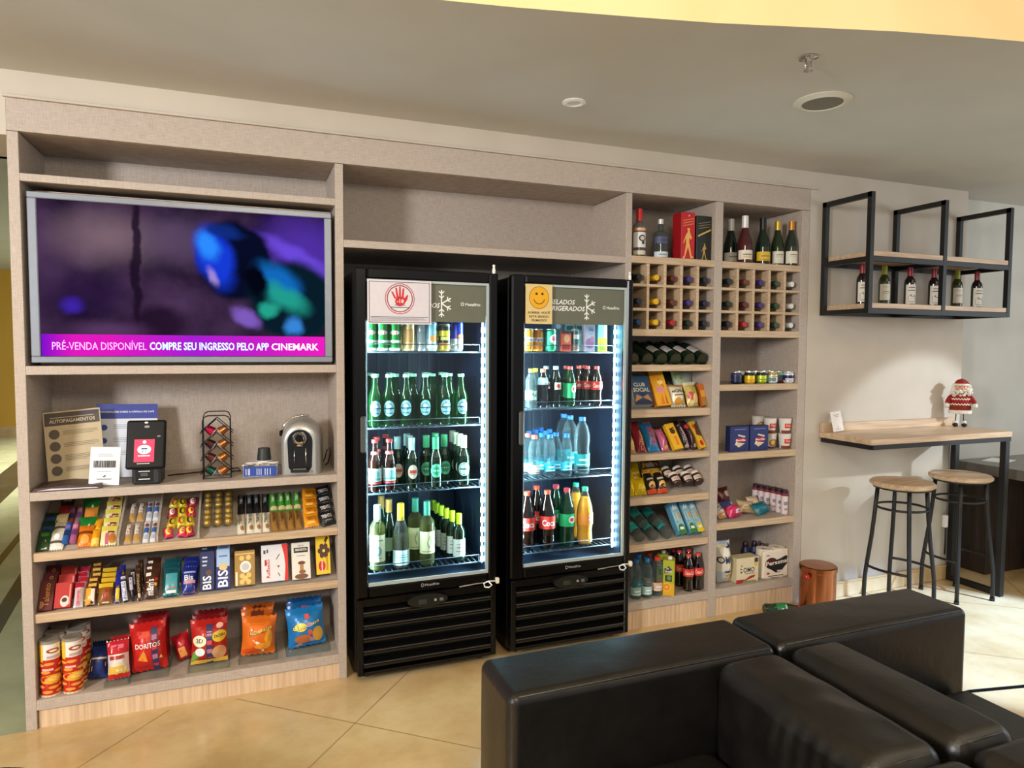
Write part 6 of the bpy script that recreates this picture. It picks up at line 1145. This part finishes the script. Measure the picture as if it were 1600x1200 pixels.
c1 = cup('#dcd8d4', [('r', -.15, .35, .45, .68, '#d0381c'), ('t', 'Cup', .15, .52, .4, .2, '#f0d8d0'), ('r', -.45, 0, .5, .2, '#7a3a30')]); c2 = cup('#d0ccc4', [('e', .15, .4, .36, .26, '#a8742c'), ('e', .1, .42, .2, .14, '#d8c060'), ('r', -.5, 0, .5, .14, '#5a3a6a')])
for px, y, st, ps, nm in ((1184, .20, 2, (c2, c2), 'behind the pasta boxes'), (1203, .085, 2, (c2, c1), 'beside the pasta boxes'), (1233, .05, 2, (c1, c1), 'at the right end')):
    for k in range(st): flat(ps[k], 'noodle_cup', ('lower' if k == 0 else 'upper')+' instant noodle cup of the stack '+nm, 'noodle cup', GS, px, y, zf+k*.0905, -25)
zf = .5295; GS = 'toiletries on the right shelf'
deo = Proto().add('bottle_body', (lambda m_: (decals(m_, [('r', -.3, .45, .3, .62, '#8a8494'), ('r', -.2, .2, .25, .3, '#a08a90')], .04, .12, cylmap(.0205)), m_)[1])(MB().lathe([(1e-4, 0), (.0195, 0), (.0205, .004), (.0205, .112), (.017, .12), (1e-4, .12)], mat('#ded0d4', .4), 18))).add('collar', MB().lathe([(.0208, .108), (.0208, .118), (.016, .12)], mat('#8a2434', .4), 18)).add('cap', MB().lathe([(.017, .118), (.017, .138), (.013, .145), (1e-4, .146)], mat('#3a2430', .35), 16))
for k, (px, y) in enumerate(((1180, .26), (1189, .22), (1198, .18), (1208, .14), (1217, .10), (1227, .055))): flat(deo, 'lotion_bottle', 'white lotion bottle with dark red cap, '+ORD[k]+' of six from the back', 'bottle', GS, px, y, zf, -20)
flat(bottle([(.017, 0), (.019, .004), (.019, .095), (.014, .11), (.0115, .118), (.0115, .13)], mat('#ece6da', .35), (.014, .112, .135), plastic('#ece4d8'), [(.004, .02, '#241c1c', None, 1.0)]), 'lotion_bottle', 'all white small bottle at the right end', 'bottle', GS, 1239, .035, zf)
def lying(p0, p1, h, t_, col, gx, label, y0, b, tilt=0, seed=50, dz=.002): lean(bag(wpx(p0, p1, .05, zf)*.95, h, t_, col, gx, seed), 'toiletry_pack', label, 'pack', GS, xat((p0+p1)/2, y0, zf), y0+t_*math.cos(math.radians(b))+.002, zf+dz, b, tilt)
lying(1127, 1141, .085, .03, '#d8d0c8', [('r', -.5, 0, .5, .3, '#d08a3c'), ('r', -.3, .5, .3, .8, '#6a7a84')], 'white and orange pack at the left front', .04, 40, -10, 51)
lying(1144, 1168, .075, .045, '#c8285c', [('r', -.1, .1, .45, .3, '#e8d0e0'), ('r', -.4, .6, .2, .8, '#e0507c')], 'shiny pink pack lying at the front', .03, 50, -14, 52)
lying(1138, 1158, .085, .03, '#4a5a9a', [('e', .2, .5, .2, .3, '#a8b4d8')], 'blue pack behind the pink one', .105, 40, -8, 53, .0); lying(1128, 1150, .13, .03, '#5a2024', [('e', .2, .7, .25, .14, '#c8b8b0')], 'dark red pack at the back left', .205, 16, -6, 54)
lying(1160, 1186, .075, .03, '#c8ad88', [('r', -.3, .3, .3, .36, '#a8906c')], 'beige pack left of the teal one', .09, 36, 8, 55); lying(1177, 1195, .08, .03, '#d8c4a8', [('r', -.3, .3, .3, .36, '#b09c7c')], 'cream pack behind the teal one', .15, 30, -6, 56)
lying(1186, 1212, .075, .03, '#146a7a', [('p', [(-.4, .1), (-.25, .1), (.1, .9), (-.05, .9)], '#3a9aa8'), ('p', [(.0, .1), (.1, .1), (.4, .9), (.3, .9)], '#1f8a90')], 'teal striped pack lying at the front', .035, 44, -12, 57)
zf = .1545; GS = 'cleaning goods on the bottom right shelf'
p = bag(wpx(1127, 1149, .04, zf), .235, .05, '#dcd8c8', [('t', 'OMO', -.05, .56, .95, .17, '#1c2450'), ('r', .05, .84, .4, .95, '#2a3864'), ('r', -.2, .25, .4, .3, '#2a3050'), ('r', -.1, .03, .4, .2, '#e0a81c'), ('r', -.5, 0, -.1, .28, '#a8b4c0'), ('e', -.1, .75, .3, .1, '#e8e8dc')], 60, .35, .05, '#b8c8d8'); lean(p, 'detergent_pouch', 'tall white detergent pouch at the left end', 'detergent', GS, xat(1138, .035, zf), .08, zf+.001, 6, 1)
p = carton(wpx(1149, 1184, .03, zf), .145, .075, '#dccfae', [('t', 'OMO', .06, .50, .5, .20, '#1c2440'), ('p', [(-.34, .6), (-.24, .56), (-.3, .5)], '#3a3a34'), ('p', [(-.3, .72), (-.24, .7), (-.26, .62)], '#3a3a34'), ('p', [(-.34, .45), (-.2, .46), (-.28, .38)], '#3a3a34'), ('r', .3, .78, .46, .96, '#3a3c38'), ('r', .3, .62, .42, .76, '#d8b83a'), ('r', -.5, 0, -.24, .14, '#b01c28'), ('p', [(-.24, .14), (-.1, .12), (.1, .24), (.36, .28), (.3, .18), (.0, .1), (-.24, .0)], '#a8242c'), ('r', -.2, .02, .36, .07, '#7a9a3c'), ('r', -.1, .34, .3, .37, '#7a7260')], side='#c8bc98', top='#c4b890'); flat(p, 'detergent_box', 'cream washing powder box beside the pouch', 'detergent', GS, 1168.5, .11, zf, 0, 1, .03)
sb = Proto().add('bottle_body', (lambda m_: (decals(m_, [('r', -.6, .25, .6, .75, '#3a5a9a'), ('r', -.4, .48, .5, .62, '#d8a8c8'), ('r', -.4, .3, .4, .4, '#c8c080')], .05, .13, cylmap(.027)), m_)[1])(MB().lathe([(1e-4, 0), (.025, 0), (.027, .006), (.027, .11), (.020, .128), (.016, .14)], mat('#22305c', .35), 18))).add('cap', MB().lathe([(.018, .136), (.018, .155), (.012, .17), (1e-4, .172)], mat('#2c1838', .35), 16))
for k, (px, y) in enumerate(((1164, .24), (1178, .23), (1190, .17))): flat(sb, 'softener_bottle', 'dark blue softener bottle with purple cap, '+['left', 'middle', 'right'][k]+' of three', 'bottle', GS, px, y, zf, -25)
m_ = MB(); w_ = wpx(1197, 1236, .03, zf)
for k in range(2):
    for j in range(1):
        for q in range(2): m_.lathe([(.016, .086*q+.083), (.016, .086*q+.086), (w_/4*.98, .086*q+.086), (w_/4, .086*q+.080), (w_/4, .086*q+.006), (w_/4*.98, .086*q)], mat('#e2d8c8', .7), 20, (-w_/4+k*w_/2, -w_/4-j*w_/2, 0))
P_ = Proto().add('paper_rolls', m_); m_ = MB(); rbox(m_, -w_/2, w_/2, -w_/2-.002, -w_/2+.02, .002, .168, .009, mat('#e6dccc', .4), 0, 6)
decals(m_, [('e', -.18, .55, .24, .2, '#4a1c20'), ('p', [(-.38, .45), (.0, .2), (.18, .2), (.46, .5), (.46, .72), (.4, .78), (.2, .7), (-.1, .62)], '#16181c'), ('t', 'Personal', .04, .57, .86, .15, '#f0e8dc', 4), ('r', .05, .22, .3, .28, '#d8d0c4'), ('e', -.3, .2, .06, .04, '#b0502c'), ('r', -.3, .08, .3, .11, '#6a6258'), ('r', -.38, .82, -.26, .85, '#4a4440')], w_, .168, flatmap(0, -w_/2-.0021, 0)); P_.add('printed_wrapper', m_)
flat(P_, 'toilet_roll_pack', 'white pack of toilet rolls with black and red print', 'toilet paper', GS, 1217, .036+w_/2, zf, 0, 1, .03)

# ------------------------------------------------------------------ small bottles, card and doll on the bar side
red = bottle(HALF, glassy('#160c10', .85), (.0145, .166, .226), mat('#8f1f2c', .35), [(.015, .125, '#e0dace', [('r', -.3, .82, .3, .86, '#4a4440'), ('r', -.36, .68, .3, .72, '#4a4440'), ('p', [(-.34, .15), (-.34, .4), (-.1, .5), (.0, .36), (.2, .46), (.34, .3), (.3, .15)], '#5a5650'), ('r', -.34, .08, .34, .11, '#8a847c')], .36)], capname='capsule')
whi = bottle(HALF, glassy('#3a4a1c', .7), (.0145, .166, .226), mat('#9aa024', .35), [(.03, .12, '#dcd8cc', [('r', -.3, .5, .3, .54, '#8a847c'), ('r', -.36, .4, .3, .43, '#a8a298'), ('r', -.3, .8, .2, .84, '#a8a298')], .36)], capname='capsule')
for k, (px, p, c) in enumerate(((1346, red, 'red'), (1380.5, whi, 'lime'), (1420.5, red, 'red'), (1458, red, 'red'), (1494, whi, 'lime'), (1525, red, 'red'))):
    flat(p, 'wine_bottle', 'miniature wine bottle with '+c+' capsule, '+ORD[k]+' from the left on the rack', 'wine bottle', 'little wine bottles on the wall rack', px, -.17, 1.7612, -25, 1.02)
ob = sign(.082, .118, .003, '#efe9e4', [('r', -.25, .80, .25, .84, '#9a9490'), ('r', -.2, .72, .2, .75, '#9a9490'), ('p', [(-.05, .2), (.02, .25), (.06, .24), (0, .19)], '#5a5450'), ('r', -.25, .1, .25, .13, '#9a9490')])
lean(ob, 'card', 'small white card standing at the left end of the bar table', 'card', None, 3.262, -.055, 1.0183, 9, -6)
sd = thing('santa_doll', 'knitted bearded christmas doll with red hat standing on the bar table', 'doll', (4.245, -.085, 1.0182), (0, 0, math.radians(-42)))
sd.scale = (1.12, 1.12, 1.12)
mred = surface('red_knit', '#7c1414', '#a82020', (160, 160, 160), .9, 3, bump=.4); mwool = surface('white_wool', '#d8d0c0', '#f4f0e8', (130, 130, 130), .95, 3, bump=.6); mskin = mat('#e0ab90', .6)
b_ = MB(); b_.lathe([(1e-4, .085), (.050, .085), (.054, .095), (.052, .14), (.042, .185), (.025, .195), (1e-4, .197)], mred, 24, (0, 0, 0), True, 1, .62)
for z, c in ((.125, '#f0e8d8'), (.105, '#3a4a2c'), (.155, '#f0e8d8')):
    N = 44; rr = .0535 if z < .14 else .0495; vs = []
    for k in range(N+1):
        t_ = 2*pi*k/N; zq = z+(.005 if k % 2 else -.003); vs += [(math.cos(t_)*(rr+.0016), math.sin(t_)*(rr+.0016)*.64, zq), (math.cos(t_)*(rr+.0016), math.sin(t_)*(rr+.0016)*.64, zq+.006)]
    b_.add(vs, [(2*k, 2*k+2, 2*k+3, 2*k+1) for k in range(N)], mat(c, .9))
b_.build('sweater', sd); MB().lathe([(.046, .074), (.057, .076), (.059, .084), (.057, .094), (.046, .096)], mwool, 24, (0, 0, 0), True, 1, .66).build('fur_hem', sd)
for s_ in (-1, 1):
    a_ = MB(); a_.tube([(s_*.034, 0, .18), (s_*.052, -.004, .165), (s_*.063, -.010, .145), (s_*.066, -.014, .132)], .0125, mred, 10); a_.build('sleeve', sd); MB().sphere((s_*.068, -.017, .122), .0155, mwool, 12, 8).build('mitten', sd)
    l = MB(); l.tube([(s_*.018, 0, .08), (s_*.020, 0, .03)], .0028, mat('#3a3d44', .6), 8); l.build('leg', sd); f_ = MB(); f_.sphere((s_*.022, -.008, .011), .0165, mat('#1c1c1e', .6), 12, 7, .66, .9, 1.5); f_.build('shoe', sd); MB().lathe([(1e-4, .016), (.013, .018), (.014, .026), (.012, .032), (1e-4, .034)], mwool, 12, (s_*.021, 0, 0)).build('boot_cuff', sd)
h_ = MB(); h_.sphere((0, -.004, .222), .031, mskin, 18, 12); h_.sphere((0, -.035, .219), .0065, mat('#d88a74', .6), 10, 6); h_.sphere((-.011, -.032, .228), .0032, M_BLACK, 8, 5); h_.sphere((.011, -.032, .228), .0032, M_BLACK, 8, 5); h_.sphere((-.017, -.030, .217), .006, mat('#e09a8c', .6), 8, 5); h_.sphere((.017, -.030, .217), .006, mat('#e09a8c', .6), 8, 5); h_.build('head', sd)
w_b = MB(); random.seed(11)
for k in range(46):
    t_ = random.uniform(pi*1.0, pi*2.0); z = random.uniform(.178, .214); rr = .030+.016*random.random(); x_, y_ = math.cos(t_)*rr*1.15, math.sin(t_)*rr*.8
    w_b.sphere((x_, y_-.004, z), random.uniform(.006, .010), mwool, 8, 5)
for k in range(14): t_ = pi*k/13; w_b.sphere((.036*math.cos(t_+pi), -.014, .236+.004*math.sin(t_)), .0085, mwool, 8, 5)
for s_ in (-1, 1):
    for k in range(6): w_b.sphere((s_*(.035+.006*(k % 2)), -.012, .190+k*.008), .009, mwool, 8, 5)
w_b.build('beard', sd); MB().lathe([(.032, .238), (.031, .248), (.024, .262), (.012, .270), (1e-4, .272)], mred, 18, (0, -.002, 0)).tube([(.0, 0, .268), (.018, .004, .262), (.033, .004, .248), (.04, .0, .235)], .008, mred, 10).build('hat', sd)
N = 22; MB().tube([(.034*math.cos(2*pi*k/N), .034*math.sin(2*pi*k/N)-.003, .240) for k in range(N)], .0065, mwool, 8, True).build('hat_trim', sd)
gb = bottle(BIGC, glassy('#12402a', .75), (.0172, .278, .298), plastic('#c83030'), [(.09, .18, '#15804a', [('e', .1, .5, .3, .2, '#e0e8e0'), ('e', .1, .5, .18, .12, '#a83030'), ('r', -.5, .8, .2, .9, '#d8e4dc')], .5)])
x0 = xat(1197, -.09, .036); put(gb, 'soda_bottle', 'green soda bottle lying on the floor by the copper bin', 'bottle', None, (x0, -.075, .0435), (0, math.radians(90), math.radians(-14)), .72).location.z = .0322
